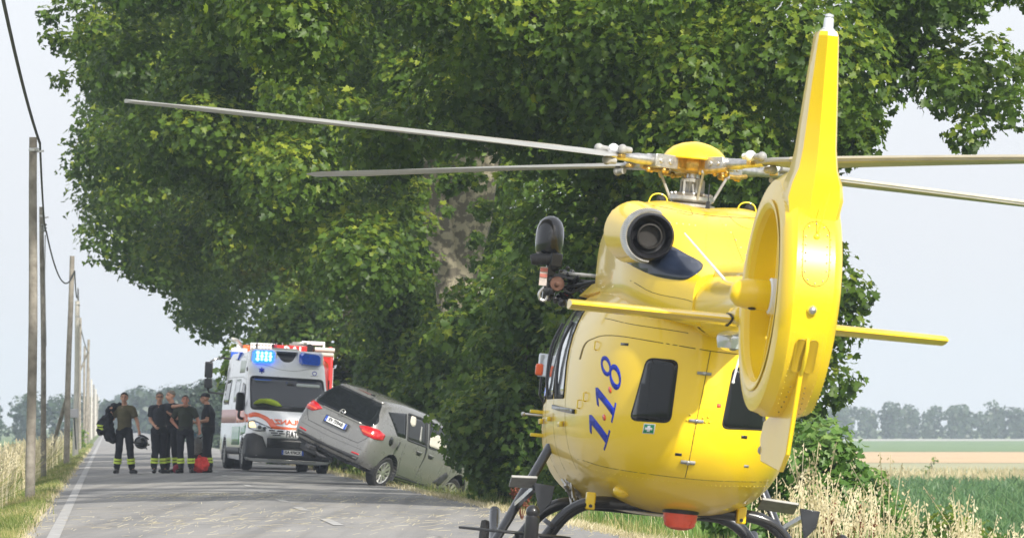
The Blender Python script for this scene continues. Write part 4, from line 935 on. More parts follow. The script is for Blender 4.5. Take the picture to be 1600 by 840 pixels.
def xtube(name, y, za):
    # arched cross tube: leaves the belly, bends down to the skids
    h = [(0, y, za), (.45, y, za), (.70, y, za-.02), (.88, y, za-.13), (1.02, y, za-.33), (1.14, y, ZS+.02)]
    pts = [(-p[0], p[1], p[2]) for p in h[::-1]]+h[1:]
    mb = MB(); mb.tube(bez(pts, 6), .052, 14, ey=1.); o = mb.build(name, M_gear, heli); return o
xr = xtube('rear_cross_tube', -1.05, .60); xf = xtube('front_cross_tube', 1.35, .56)
for sx in (-1, 1):
    # faired strut and thin hose on each leg, ground-handling tube, boarding steps
    mb = MB(); mb.tube([(sx*.86, 1.15, 1.02), (sx*1.18, .95, .36), (sx*1.30, .9, .12)], [.055, .055, .05], 12, ey=.6); mb.build('faired_strut', M_gear, xf)
    mb = MB(); mb.tube(bez([(sx*.55, -1.17, .60), (sx*.80, -1.17, .54), (sx*.96, -1.17, .38), (sx*1.1, -1.17, .15)], 5), .018, 8); mb.build('brake_hose', M_rub, xr)
    mb = MB(); mb.tube([(sx*1.0, -1.17, .40), (sx*1.02, -1.17, .37)], .060, 12); mb.build('tube_clamp', M_gear, xr)
    mb = MB(); mb.box((-1.22 if sx < 0 else .86, -.75, .70), (.21 if sx < 0 else .30, .24, .022), (R(-20), R(3)*sx, 0)); stp = mb.build('boarding_step', M_grey, heli, bevel=.005)
    mb = MB(); mb.prism([(-.06, 0), (.11, -.01), (.09, -.15), (.0, -.25), (-.03, -.12)], .02, Matrix.Rotation(R(90), 3, 'X'), (sx*1.08, -.86, .70)); mb.build('step_bracket', M_gear, stp, bevel=.004)
    mb = MB(); mb.bar((sx*1.12, -.75, .66), (sx*1.12, .9, .50), .04); mb.build('step_rail', M_gear, stp)
    mb = MB(); mb.rev([(.0, -.035), (.15, -.03), (.16, 0), (.15, .03), (0, .035)], (sx*1.42, .2, .20), 'X', 22); mb.build('handling_wheel', M_rub, heli)
mb = MB()
for i in range(12): mb.bar((-.72+random.uniform(-.05, .05), .9+random.uniform(-.1, .1), .70+random.uniform(-.06, .06)), (-.62+random.uniform(-.05, .05), .9+random.uniform(-.1, .1), .60+random.uniform(-.05, .05)), .018)
mb.build('gear_fitting', M_steel, xf)

# rescue hoist on the left flank
ho = MB(); ho.loft([[Vector((-.965+.122*k*math.cos(2*pi*j/22), 1.98+.17*k*math.sin(2*pi*j/22), z)) for j in range(22)] for z, k in ((2.64, .74), (2.67, .93), (2.74, .99), (2.82, 1.), (2.88, .94), (2.93, .78), (2.965, .5), (2.98, .15), (2.981, .02))])
hoist = ho.build('rescue_hoist', M_egg, heli, ang=60)
mb = MB(); mb.tube([(-1.12, 1.85, 2.585), (-1.10, 1.85, 2.59), (-.90, 1.85, 2.615)], [.04, .048, .048], 12)
for i in range(5): mb.tube([(-1.08+.045*i, 1.85, 2.592+.005*i), (-1.065+.045*i, 1.85, 2.594+.005*i)], .054, 12)
mb.build('hoist_boom_arm', M_plast, hoist)
mb = MB(); mb.box((-.905, 1.85, 2.60), (.10, .14, .12)); mb.box((-.945, 1.9, 2.42), (.075, .12, .34), (0, R(3), 0)); mb.build('hoist_post', M_black, hoist, bevel=.012)
mb = MB(); mb.box((-1.0, 1.84, 2.455), (.065, .02, .16)); q = mb.build('hoist_label', mat('faded_label', (.42, .36, .33), .6, var=.2, vscale=30), hoist)
mb = MB(); mb.box((-1.0, 1.828, 2.51), (.063, .012, .03)); mb.box((-1.0, 1.828, 2.46), (.063, .012, .03)); mb.build('label_stripe', mat('faded_red', (.38, .12, .09), .6), q)
mb = MB(); mb.tube(bez([(-.985, 1.85, 2.36), (-1.02, 1.85, 2.31), (-1.01, 1.85, 2.26), (-.97, 1.85, 2.25), (-.95, 1.85, 2.29), (-.97, 1.85, 2.33)], 4), .014, 8); mb.build('hoist_hook', M_steel, hoist)
mb = MB(); mb.rev([(0, -.03), (.06, -.025), (.065, 0), (.06, .025), (0, .03)], (-.88, 1.8, 2.40), 'Y', 18); mb.rev([(0, -.05), (.02, -.045), (.02, 0)], (-.88, 1.8, 2.40), 'Y', 10); mb.build('pulley', mat('rusty_pulley', (.10, .05, .035), .6, .4, var=.3, vscale=30), hoist)
mb = MB(); random.seed(5)
for i in range(26): mb.ball((random.uniform(-.95, -.74), random.uniform(1.8, 1.98), random.uniform(2.25, 2.55)), random.uniform(.018, .045), 8)
for i in range(12): mb.bar((random.uniform(-.93, -.70), random.uniform(1.8, 1.95), random.uniform(2.28, 2.52)), (random.uniform(-.80, -.58), random.uniform(1.7, 1.9), random.uniform(2.26, 2.5)), .016)
mb.build('hoist_motor', M_black, hoist)
for a, b, r_ in (((-.86, 1.9, 2.50), (-.55, 1.6, 2.49), .016), ((-.86, 1.9, 2.36), (-.52, 1.6, 2.46), .018), ((-.84, 1.95, 2.30), (-.60, 1.7, 2.44), .02), ((-.80, 1.9, 2.5), (-.62, 1.7, 2.30), .018)):
    mb = MB(); mb.tube([a, b], r_, 8); mb.build('hoist_strut', M_black if r_ > .016 else M_grey, hoist)
mb = MB(); mb.tube(bez([(-.86, 1.9, 2.42), (-.78, 1.7, 2.33), (-.68, 1.6, 2.38), (-.55, 1.5, 2.44)], 4), .010, 6); mb.tube(bez([(-.84, 1.9, 2.33), (-.74, 1.8, 2.28), (-.66, 1.6, 2.30), (-.58, 1.5, 2.38)], 4), .012, 6); mb.build('hydraulic_hose', M_rub, hoist)
mb = MB(); mb.loft([[Vector((-.50+a*k, y, 2.36+b*k)) for a, b in ((-.22, -.06), (-.12, .05), (.05, .12), (.1, -.1))] for y, k in ((1.9, .4), (1.4, 1), (.2, 1), (-.3, .4))]); mb.build('roof_fairing', M_yel, heli, ang=50)
mb = MB(); mb.ball((-.78, 1.9, 2.33), .03, 8); mb.build('red_cap', M_redb, hoist)

# main rotor: mast, swashplate, hub, dome, four blades
MZ = 3.42
mb = MB(); mb.rev([(.10, 2.98), (.10, 3.10), (.06, 3.12), (.055, 3.36)], n=20); mast = mb.build('rotor_mast', M_steel, heli)
mb = MB(); mb.rev([(0, 3.10), (.15, 3.10), (.19, 3.125), (.19, 3.155), (.14, 3.185), (.07, 3.19)], n=26); mb.rev([(.16, 3.06), (.20, 3.07), (.20, 3.09), (.16, 3.10)], n=26)
for i in range(12): a = 2*pi*i/12; mb.ball((.165*math.cos(a), .165*math.sin(a), 3.175), .014, 6)
mb.build('swashplate', M_steel, mast)
mb = MB(); mb.rev([(.075, 3.19), (.075, 3.27), (.095, 3.275), (.095, 3.30), (.06, 3.31)], n=20)
for i in range(10): a = 2*pi*i/10; mb.tube([(.09*math.cos(a), .09*math.sin(a), 3.19), (.09*math.cos(a), .09*math.sin(a), 3.29)], .012, 6)
mb.build('mast_sleeve', M_grey, mast)
w3 = HM.to_3x3().inverted()
AZ = [w3 @ Vector((-4.42, -3.27, .0664*4.42+.0174*3.27)), w3 @ Vector((-3.27, 4.42, .0664*3.27-.0174*4.42)), w3 @ Vector((4.42, 3.27, -.0664*4.42-.0174*3.27)), w3 @ Vector((3.27, -4.42, -.0664*3.27+.0174*4.42))]
hub = MB(); hub.rev([(0, MZ-.07), (.10, MZ-.075), (.14, MZ-.05), (.15, MZ), (.14, MZ+.05), (.08, MZ+.08), (0, MZ+.08)], n=26)
for d in AZ:
    d = d.normalized(); hub.bar(Vector((0, 0, MZ))+d*.05, Vector((0, 0, MZ))+d*.22, .12, .10)
hb = hub.build('rotor_hub', M_brass, heli, bevel=.01)
mb = MB(); mb.rev([(.262, .035), (.27, .045), (.262, .06), (.235, .10), (.19, .14), (.12, .172), (.05, .188), (0, .192)], (0, 0, MZ), n=36); mb.rev([(.262, .035), (.20, .07), (0, .09)], (0, 0, MZ), n=36); mb.build('hub_dome', M_yel, hb, ang=50)
for k, d in enumerate(AZ):
    d = d.normalized(); up = Vector((0, 0, 1)); sd_ = d.cross(up).normalized(); up = sd_.cross(d).normalized()
    Bm = Matrix((sd_, d, up)).transposed(); c = Vector((0, 0, MZ))
    P = lambda x, y, z: c+Bm @ Vector((x, y, z))
    root_o = None
    # blade: sections from grip to tip, a little pitch and droop
    secs = []
    for i in range(21):
        r_ = .86+(5.53-.86)*i/20; t = i/20
        ch = .30 if t < .93 else .30-(t-.93)*2.6
        if r_ < 1.05: ch = .12+.18*(r_-.86)/.19
        dr = -.03*t*t; pt = R(9-9*t)
        row = []
        for a, b in ((.28, 0), (.25, .45), (.05, .5), (-.4, .2), (-.72, .03), (-.72, -.03), (-.4, -.2), (.05, -.5), (.25, -.45)):
            x, z = a*ch, b*.042*(1 if t < .9 else .7); row.append(P(x*math.cos(pt)-z*math.sin(pt), r_, dr+z*math.cos(pt)+x*math.sin(pt)+.01))
        secs.append(row)
    mb = MB(); mb.loft(secs); bl = mb.build('rotor_blade', M_blade, heli, ang=50)
    mb = MB(); mb.loft([[p+(p-sum(s_, Vector())/9)*.05 for p in s_[:3]+[s_[8], s_[7]]][::1] for s_ in secs[2:19]], True); mb.build('leading_edge_strip', mat('pale_leading_edge', (.55, .5, .38), .4, .2, var=.1), bl)
    mb = MB(); mb.tube([P(0, .42, 0), P(0, .60, 0), P(0, .66, .0), P(0, .92, .01)], [.045, .045, .036, .036], 14); mb.build('blade_root', M_steel, bl)
    mb = MB()
    for sx in (-1, 1): mb.box(P(sx*.062, .34, 0), (.022, .22, .11), Bm)
    mb.box(P(0, .445, 0), (.14, .022, .10), Bm); mb.box(P(0, .235, 0), (.14, .02, .11), Bm); mb.tube([P(-.085, .30, 0), P(.085, .30, 0)], .025, 10); mb.tube([P(-.085, .40, 0), P(.085, .40, 0)], .02, 10)
    g_ = mb.build('blade_grip', M_steel, bl, bevel=.004)
    mb = MB(); mb.box(P(0, .335, 0), (.09, .15, .07), Bm); mb.build('grip_core', M_plast, g_)
    mb = MB(); mb.tube([P(.10, .20, -.06), P(.11, .36, -.07), P(.06, .50, -.05)], .02, 8)
    for q in ((.10, .22), (.0, .28), (.08, .38), (-.06, .36), (.02, .46)): mb.ball(P(q[0], q[1], -.075), .024, 8)
    mb.build('pitch_horn', M_brass, g_)
    mb = MB(); mb.tube([P(.11, .27, -.07), Vector((P(.11, .27, 0).x*.62, P(.11, .27, 0).y*.62, 3.13))], .012, 8); mb.ball(P(.11, .27, -.075), .022, 8); mb.build('pitch_link', M_grey, bl)
    for (x, y, z, r_) in ((.06, .80, .055, .048), (-.06, .80, .055, .042), (.06, .95, .05, .040), (-.06, .95, -.045, .040)):
        mb = MB(); mb.ball(P(x, y, z), r_, 14); mb.tube([P(x, y, z), P(x, y-.085, z)], [.03, .026], 12); mb.build('pendulum_weight', M_white if r_ > .045 else M_grey, bl)
    mb = MB(); mb.box(P(0, .80, 0), (.16, .05, .03), Bm); mb.build('weight_bracket', M_brass, bl, bevel=.004)
# ---------------------------------------------------------------- shared vehicle helpers
def text_obj(name, body, size, m, parent, M, bvh=None, depth=.004, sx=1., bold=0., space=1.):
    cu = bpy.data.curves.new('lettering', 'FONT'); cu.body = body; cu.size = size; cu.align_x = 'CENTER'; cu.align_y = 'CENTER'; cu.extrude = depth; cu.offset = bold; cu.space_character = space; cu.resolution_u = 3
    t = bpy.data.objects.new(name, cu); link(t)
    dg = bpy.context.evaluated_depsgraph_get(); me = bpy.data.meshes.new_from_object(t.evaluated_get(dg)); bpy.data.objects.remove(t)
    for v in me.vertices:
        co = Vector(v.co); co.x *= sx; v.co = M @ co
    me.materials.clear(); me.materials.append(m); o = bpy.data.objects.new(name, me); link(o); o.parent = parent; return o
def lettering(name, body, size, m, parent, M, **k): return text_obj(name, body, size, m, parent, M, **k)
def face_M(loc, normal, upv=(0, 0, 1)):
    n = Vector(normal).normalized(); u = Vector(upv); x = u.cross(n).normalized(); u = n.cross(x)
    return Matrix.Translation(loc) @ Matrix((x, u, n)).transposed().to_4x4()
def boolean_cut(o, cutters):
    for c in cutters:
        md = o.modifiers.new('cut', 'BOOLEAN'); md.operation = 'DIFFERENCE'; md.object = c; md.solver = 'EXACT'
    dg = bpy.context.evaluated_depsgraph_get(); dg.update(); me = bpy.data.meshes.new_from_object(o.evaluated_get(dg)); o.modifiers.clear(); old = o.data; o.data = me
    for c in cutters: bpy.data.objects.remove(c)
def wheel(parent, c, r, w, side, rimm, spokes=10, rimr=.68, yaw=0., name='wheel', dbl=True):
    """axle along x; side=+1/-1 is the outer face"""
    c = Vector(c); T = Matrix.Rotation(yaw, 3, 'Z')
    mb = MB(); h = w/2
    mb.rev([(r*rimr, -h*.9), (r*.9, -h), (r*.985, -h*.75), (r, -h*.5), (r*1.0, h*.5), (r*.985, h*.75), (r*.9, h), (r*rimr, h*.9), (r*rimr*.97, 0), (r*rimr, -h*.9)], c, 'X', 36, M=T)
    for i in range(40):
        a = 2*pi*i/40; d = Vector((0, math.cos(a), math.sin(a))); mb.bar(c+T @ (d*(r+.001)+Vector((-h*.6, 0, 0))), c+T @ (d*(r+.001)+Vector((h*.6, 0, 0))), .012, .008)
    t = mb.build(name, M_rub, parent)
    mb = MB(); s = side
    mb.rev([(r*rimr, s*h*.86), (r*rimr*.97, s*h*.92), (r*rimr*.90, s*h*.80), (r*rimr*.88, s*h*.2), (r*rimr*.88, -s*h*.8)], c, 'X', 36, M=T)
    mb.rev([(r*.20, s*h*.4), (r*.20, s*h*.72), (r*.14, s*h*.8), (0, s*h*.8)], c, 'X', 20, M=T)
    for i in range(spokes):
        for dd in ((-.10, .10) if dbl else (0,)):
            a = 2*pi*i/spokes; a1 = a+dd*1.6*(10/spokes)*.6
            p0 = Vector((s*h*.66, r*.15*math.cos(a+dd), r*.15*math.sin(a+dd))); p1 = Vector((s*h*.80, r*rimr*.92*math.cos(a1), r*rimr*.92*math.sin(a1)))
            mb.bar(c+T @ p0, c+T @ p1, .016 if dbl else .045, .022)
    mb.build('rim', rimm, t, ang=40)
    mb = MB(); mb.rev([(0, s*h*.1), (r*rimr*.86, s*h*.1)], c, 'X', 28, M=T); mb.build('brake_disc', M_plast, t)
    return t
def glyph_plate(parent, loc, normal, w, h, txt, name='number_plate', upv=(0, 0, 1)):
    M = face_M(loc, normal, upv); mb = MB(); mb.box((0, 0, 0), (w, h, .012)); mb.v = [M @ Vector(v) for v in mb.v]; p = mb.build(name, M_plate, parent, bevel=.003)
    for s in (-1, 1):
        mb = MB(); mb.box((s*(w/2-.022), 0, .0075), (.044, h*.98, .006)); mb.v = [M @ Vector(v) for v in mb.v]; mb.build('blue_end_band', M_pblue, p)
    text_obj('plate_number', txt, h*.84, M_char, p, M @ Matrix.Translation((0, .002, .009)), depth=.0015, sx=.88, bold=.0035)
    text_obj('country_letter', 'I', h*.4, M_wprint, p, M @ Matrix.Translation((-w/2+.022, -h*.2, .012)), depth=.001)
    return p

# ---------------------------------------------------------------- crashed grey car, nose down in the ditch
car = empty('parked_car', 'crashed grey beige hatchback tilted nose down into the ditch with its rear wheel lifted', 'car')
car.matrix_world = Matrix.Translation((-3.24, 103.77, .2276)) @ (Matrix.Rotation(R(-32.17), 4, 'Z') @ Matrix.Rotation(R(21.22), 4, 'Y') @ Matrix.Rotation(R(-9.68), 4, 'X'))
car.name = 'crashed_car'
CS = [(-.845, .46, .60, .50, .56, .54, .58, .42), (-.83, .38, .78, .68, .76, .72, .70, .60), (-.77, .31, 1.00, .75, .835, .78, .90, .63), (-.62, .28, 1.27, .80, .88, .84, 1.0, .625), (-.44, .27, 1.50, .83, .905, .865, 1.0, .57), (-.20, .26, 1.59, .83, .91, .875, 1.0, .575), (.4, .25, 1.63, .83, .91, .88, 1.0, .60), (1.2, .25, 1.61, .83, .91, .88, .98, .61), (1.7, .24, 1.56, .83, .91, .88, .975, .60), (2.15, .24, 1.42, .83, .91, .875, .97, .60), (2.6, .24, 1.20, .83, .905, .865, .955, .66), (2.9, .24, 1.05, .81, .89, .84, .92, .70), (3.1, .25, .96, .79, .87, .80, .84, .66), (3.28, .27, .84, .72, .80, .72, .74, .56), (3.44, .35, .66, .56, .62, .56, .60, .40), (3.47, .42, .58, .3, .35, .33, .55, .2)]
def car_ring(s):
    y, zb, zt, wb, wm, ws, zs, wr = s; zm = zb+(zs-zb)*.55
    h = [(0, zb), (wb*.6, zb), (wb, zb+.02), (wm-.01, zb+.14*(zs-zb)+.04), (wm, zm), ((wm+ws)/2+.008, zm+(zs-zm)*.6), (ws, zs), (ws-(ws-wr)*.15, zs+(zt-zs)*.16), (ws-(ws-wr)*.52, zs+(zt-zs)*.55), (wr+(ws-wr)*.14, zs+(zt-zs)*.86), (wr-.03, zs+(zt-zs)*.96), (wr*.5, zt-.005), (0, zt)]
    pts = [Vector((x, y, z)) for x, z in h]; return pts+[Vector((-p.x, p.y, p.z)) for p in pts[1:-1]][::-1]
def interp_n(secs, sub):
    # monotone cubic along y: no overshoot between the sections
    A = np.array(secs, float); y = A[:, 0]; n = A.shape[1]; ts = np.concatenate([np.linspace(y[i], y[i+1], sub, endpoint=False) for i in range(len(y)-1)]+[[y[-1]]])
    out = [ts]
    for k in range(1, n):
        v = A[:, k]; h = np.diff(y); d = np.diff(v)/h; m = np.zeros(len(y)); m[0], m[-1] = d[0], d[-1]
        for i in range(1, len(y)-1): m[i] = 0 if d[i-1]*d[i] <= 0 else 2*d[i-1]*d[i]/(d[i-1]+d[i])
        j = np.clip(np.searchsorted(y, ts, 'right')-1, 0, len(h)-1); t = (ts-y[j])/h[j]
        out.append((2*t**3-3*t**2+1)*v[j]+(t**3-2*t**2+t)*h[j]*m[j]+(-2*t**3+3*t**2)*v[j+1]+(t**3-t**2)*h[j]*m[j+1])
    return [tuple(float(c[i]) for c in out) for i in range(len(ts))]
mb = MB(); mb.loft([car_ring(s) for s in interp_n(CS, 3)]); body = mb.build('body', M_car, car, ang=40)
cut = []
for y, r_ in ((0, .375), (2.645, .385)):
    c = MB(); c.rev([(0, -1.3), (r_, -1.3), (r_, -.56), (0, -.56)], (0, y, .33), 'X', 36); cut.append(c.build('cutter', M_plast)); cut[-1].matrix_world = car.matrix_world
    c = MB(); c.rev([(0, 1.3), (r_, 1.3), (r_, .56), (0, .56)], (0, y, .33), 'X', 36); cut.append(c.build('cutter', M_plast)); cut[-1].matrix_world = car.matrix_world
bcar = bvh_of(body)
bpy.context.view_layer.update(); boolean_cut(body, cut)
body.data.set_sharp_from_angle(angle=R(40))
def cd(name, polys, m, direc='rear', off=.004, th=.008, step=.08, parent=car): return decal(name, polys, m, parent, bcar, direc, off, th, step)
mb = MB(); mb.box((0, 1.3, .30), (1.5, 4.0, .12)); mb.box((0, 0, .36), (1.3, .12, .12)); mb.box((.35, -.45, .30), (.3, .5, .14)); mb.box((-.3, .6, .24), (.1, 3.2, .08)); mb.tube([(-.30, -.3, .25), (-.30, 2.2, .22)], .04, 8); mb.rev([(0, -.3), (.1, -.3), (.1, .2), (0, .2)], (-.45, -.45, .27), 'X', 16); mb.build('underbody', M_plast, car, bevel=.02)
for y in (0, 2.645):
    for sx in (-1, 1): mb = MB(); mb.rev([(.376, sx*.55), (.374, sx*.90), (.39, sx*.905)], (0, y, .33), 'X', 36, a0=-.3, a1=pi+.3); mb.build('wheel_arch', M_plast, car)
wheel(car, (.775, 0, .315), .318, .21, 1, M_alu); wheel(car, (-.775, 0, .315), .318, .21, -1, M_alu)
wheel(car, (.76, 2.60, .30), .318, .21, 1, M_alu, yaw=R(-14)); wheel(car, (-.775, 2.645, .30), .318, .21, -1, M_alu)
gl = cd('rear_glass', [rrect([(-.66, 1.045), (.66, 1.045), (.72, 1.16), (.52, 1.505), (-.52, 1.505), (-.72, 1.16)], .05)], M_glassd, off=.012, th=.02, step=.04)
cd('chrome_bar', [[(-.46, 1.025), (.46, 1.025), (.46, 1.045), (-.46, 1.045)]], M_steel, off=.016, th=.02, parent=gl)
cd('high_brake_light', [rrect([(-.16, 1.535), (.16, 1.535), (.15, 1.565), (-.15, 1.565)], .01)], M_tail, off=.02, th=.03)
cd('roof_spoiler', [[(-.52, 1.508), (.52, 1.508), (.50, 1.55), (-.50, 1.55)]], M_car, off=.03, th=.035)
for s in (-1, 1):
    l_ = cd('tail_lamp', [rrect([(s*.44, .985), (s*.62, 1.045), (s*.80, 1.06), (s*.865, .98), (s*.85, .87), (s*.62, .87)][::s], .03)], M_tail, off=.014, th=.022)
    cd('lamp_wrap', [rrect([(-.60, 1.04), (-.46, 1.01), (-.50, .90), (-.72, .87), (-.72, 1.02)], .03)], M_tail, 'right' if s > 0 else 'left', off=.012, th=.02, parent=l_)
    cd('reversing_lens', [rrect([(s*.56, .915), (s*.80, .915), (s*.80, .945), (s*.54, .945)][::s], .01)], M_redb, off=.018, th=.01, parent=l_)
    cd('bumper_reflector', [rrect([(s*.55, .47), (s*.72, .48), (s*.72, .51), (s*.55, .50)][::s], .01)], M_tail, off=.008, th=.012)
cd('tailgate_gap', strip([(-.80, 1.0), (-.70, .80), (-.60, .685), (0, .67), (.60, .685), (.70, .80), (.80, 1.0)], .010), M_plast, off=.002, th=.005)
cd('bumper_gap', strip([(-.88, .66), (-.80, .60), (0, .57), (.80, .60), (.88, .66)], .006), M_plast, off=.001, th=.004)
cd('bumper_valance', [[(-.70, .37), (.70, .37), (.74, .45), (0, .42), (-.74, .45)]], M_plast, off=.006, th=.01)
mb = MB(); mb.box((0, -.845, .86), (.56, .03, .14), (R(-12), 0, 0)); mb.build('plate_recess', M_plast, car, bevel=.01)
glyph_plate(car, (0, -.868, .86), (0, -1, .18), .50, .11, 'EV 759AB')
lg = MB(); T_ = Matrix.Rotation(R(-20), 3, 'X'); lg.rev([(.062, -.004), (.052, -.012), (.046, -.004), (.062, -.004)], (0, -.80, 1.09), 'Y', 28, M=T_); lg.bar(Vector((0, -.80, 1.09))+T_ @ Vector((-.06, -.006, .008)), Vector((0, -.80, 1.09))+T_ @ Vector((.01, -.006, .006)), .012, .014); lg.bar(Vector((0, -.80, 1.09))+T_ @ Vector((-.01, -.006, -.006)), Vector((0, -.80, 1.09))+T_ @ Vector((.06, -.006, -.008)), .012, .014)
lg.v = [Vector(v)+Vector((0, -.012+.02, 0)) for v in lg.v]; lg.build('ring_badge', M_steel, car)
mb = MB(); mb.tube([(.0, -.66, 1.12), (.02, -.50, 1.40)], .010, 6); mb.build('rear_wiper', M_black, car)
# right flank
wq = cd('quarter_window', [rrect([(-.34, 1.42), (.30, 1.50), (.30, 1.06), (-.02, 1.06)], .03)], M_glassd, 'right', off=.004)
wd = cd('rear_door_window', [rrect([(.36, 1.05), (.36, 1.51), (1.02, 1.50), (1.08, 1.03)], .03)], M_black, 'right', off=.003)
cd('window_frame', strip(rrect([(.36, 1.05), (.36, 1.51), (1.02, 1.50), (1.08, 1.03)], .03), .03, True), M_plast, 'right', off=.012, th=.014, parent=wd)
ab = cd('deployed_airbag', [rrect([(.42, 1.36), (.48, 1.50), (.66, 1.49), (.64, 1.34), (.52, 1.30)], .05)], mat('airbag_cloth', (.55, .52, .46), .8, bump=.4, bscale=20), 'right', off=.008, th=.008, step=.05, parent=wd)
cd('seat_edge', [rrect([(.82, 1.10), (.86, 1.36), (.90, 1.36), (.89, 1.08)], .02)], M_grey, 'right', off=.006, th=.004, parent=wd)
wf = cd('front_door_window', [rrect([(1.20, 1.03), (1.20, 1.50), (1.60, 1.46), (2.0, 1.34), (2.45, 1.10), (2.45, 1.03)], .05)], M_glassd, 'right', off=.004)
cd('window_frame', strip(rrect([(1.20, 1.03), (1.20, 1.50), (1.60, 1.46), (2.0, 1.34), (2.45, 1.10), (2.45, 1.03)], .05), .022, True), M_plast, 'right', off=.010, th=.012, parent=wf)
cd('deployed_airbag', [rrect([(1.22, 1.06), (1.24, 1.24), (1.5, 1.31), (1.8, 1.26), (1.98, 1.08), (1.6, 1.05)], .06)], MATS['airbag_cloth'], 'right', off=.008, th=.006, step=.05, parent=wf)
for pl in ([(.34, 1.04), (.30, .75), (.44, .40)], [(1.12, 1.52), (1.12, .98), (1.10, .60), (1.10, .34)], [(2.24, 1.0), (2.22, .6), (2.16, .36)], [(.44, .37), (1.3, .33), (2.16, .35)]):
    cd('door_gap', strip(curve2(pl, 4), .012), M_plast, 'right', off=.001, th=.004)
mb = MB(); mb.add([Vector((.885, 1.10, 1.5)), Vector((.925, 1.12, 1.0)), Vector((.93, 1.13, .80)), Vector((.925, 1.10, .62)), Vector((.915, 1.20, .85)), Vector((.90, 1.18, 1.0)), Vector((.80, 1.16, 1.5))], [(0, 1, 5, 6), (1, 2, 4, 5), (2, 3, 4)]); cd('sprung_door_gap', [[(1.06, 1.52), (1.13, 1.52), (1.15, 1.0), (1.14, .80), (1.08, .62), (1.11, .85), (1.09, 1.0)]], M_black, 'right', off=.006, th=.006)
for y in (.87, 1.33):
    cd('handle_bowl', [rrect([(y-.09, .90), (y+.09, .90), (y+.07, .83), (y-.07, .83)], .03)], M_plast, 'right', off=.003, th=.004)
    mb = MB(); mb.tube([(.905, y-.10, .905), (.935, y-.06, .905), (.935, y+.06, .90), (.905, y+.10, .90)], .014, 8); mb.build('door_handle', M_car, car)
cd('fuel_filler', [[(-.22+.075*math.cos(a), .93+.085*math.sin(a)) for a in np.linspace(0, 2*pi, 17)[:-1]]], M_black, 'right', off=.004, th=.006, step=.06)
mb = MB(); mb.rev([(0, -.01), (.085, -.008), (.085, .008), (0, .01)], (.965, -.03, .90), 'X', 20, M=Matrix.Rotation(R(25), 3, 'Z')); mb.build('fuel_flap', M_plast, car)
cd('dent_scuff', [rrect([(1.75, .42), (2.1, .70), (2.22, .62), (2.05, .38)], .05)], M_plast, 'right', off=.002, th=.003)
cd('side_skirt', [[(.45, .26), (2.2, .26), (2.2, .33), (.45, .34)]], M_plast, 'right', off=.006, th=.008)
for sx, d_ in ((-1, 'left'),):
    cd('side_glass', [rrect([(.0, 1.06), (-.30, 1.42), (1.5, 1.46), (2.1, 1.04)], .05)], M_glassd, d_, off=.004, step=.15)
cd('windscreen', [rrect([(-.72, 1.12), (.72, 1.12), (.58, 1.46), (-.58, 1.46)], .05)], M_glassd, 'rear') if False else None
mb = MB(); mb.box((.30, -.5, 1.60), (.03, .12, .03)); mb.tube([(.0, -.25, 1.60), (.0, -.38, 1.72)], .006, 6); mb.build('roof_antenna', M_black, car)
mb = MB(); mb.box((1.0, 2.15, 1.06), (.20, .10, .14), (0, R(20), 0)); mb.build('door_mirror', M_plast, car, bevel=.03)
# torn wheel liner hanging behind the lifted wheel
mb = MB(); mb.loft([[Vector((-.45+a, -.55+b, z)) for a, b in ((-.22, -.1), (.2, -.15), (.24, .12), (-.18, .14))] for z, in ((.30,), (.20,), (.12,))]); mb.tube([(-.50, -.62, .22), (-.15, -.72, .16), (.1, -.6, .2)], .035, 8); mb.build('torn_liner', M_plast, car, bevel=.02)

# ---------------------------------------------------------------- ambulance
amb = empty('ambulance', 'white ambulance with orange and green livery, lit blue beacon and mirrored lettering on the bonnet', 'ambulance')
amb.matrix_world = Matrix.Translation((-5.24, 128.3, .0)) @ Matrix.Rotation(R(9.3), 4, 'Z') @ Matrix.Rotation(R(3.4), 4, 'Y')
VS = [(-.02, .34, .92, .62, .80, .78, .80), (.02, .24, 1.02, .82, .96, .90, .84), (.12, .20, 1.08, .90, 1.01, .94, .90), (.36, .20, 1.24, .95, 1.025, .98, .94), (.58, .20, 1.39, .97, 1.025, 1.0, .94), (.80, .20, 1.62, .97, 1.025, 1.0, .92), (1.38, .20, 2.22, .97, 1.025, 1.0, .86), (1.50, .20, 2.50, .97, 1.025, .99, .84), (1.75, .20, 2.80, .97, 1.025, .98, .82), (2.2, .20, 2.90, .97, 1.025, .98, .80), (3.0, .22, 2.86, .97, 1.025, .98, .84), (5.7, .24, 2.84, .97, 1.025, .97, .84), (5.95, .30, 2.76, .90, .98, .93, .78), (5.98, .40, 2.6, .80, .90, .85, .70)]
def van_ring(s):
    y, zb, zt, wb, wm, ws, wr = s; zs = min(1.45, zt-.10) if zt < 2.0 else 1.45+(min(zt, 2.9)-2.0)*.2
    zs = zb+(zt-zb)*.60 if zt < 1.5 else zs
    h = [(0, zb), (wb*.7, zb), (wb, zb+.03), (wm, zb+.16*(zs-zb)), (wm, (zb+zs)/2), (wm-.005, zs), (ws-.01, zs+(zt-zs)*.4), (ws-(ws-wr)*.45, zs+(zt-zs)*.82), (wr-.01, zs+(zt-zs)*.96), (wr*.6, zt-.003), (0, zt)]
    pts = [Vector((x, y, z)) for x, z in h]; return pts+[Vector((-p.x, p.y, p.z)) for p in pts[1:-1]][::-1]
mb = MB(); mb.loft([van_ring(s) for s in interp_n(VS, 3)]); vb = mb.build('body', M_white, amb, ang=38); bvan = bvh_of(vb)
cut = []
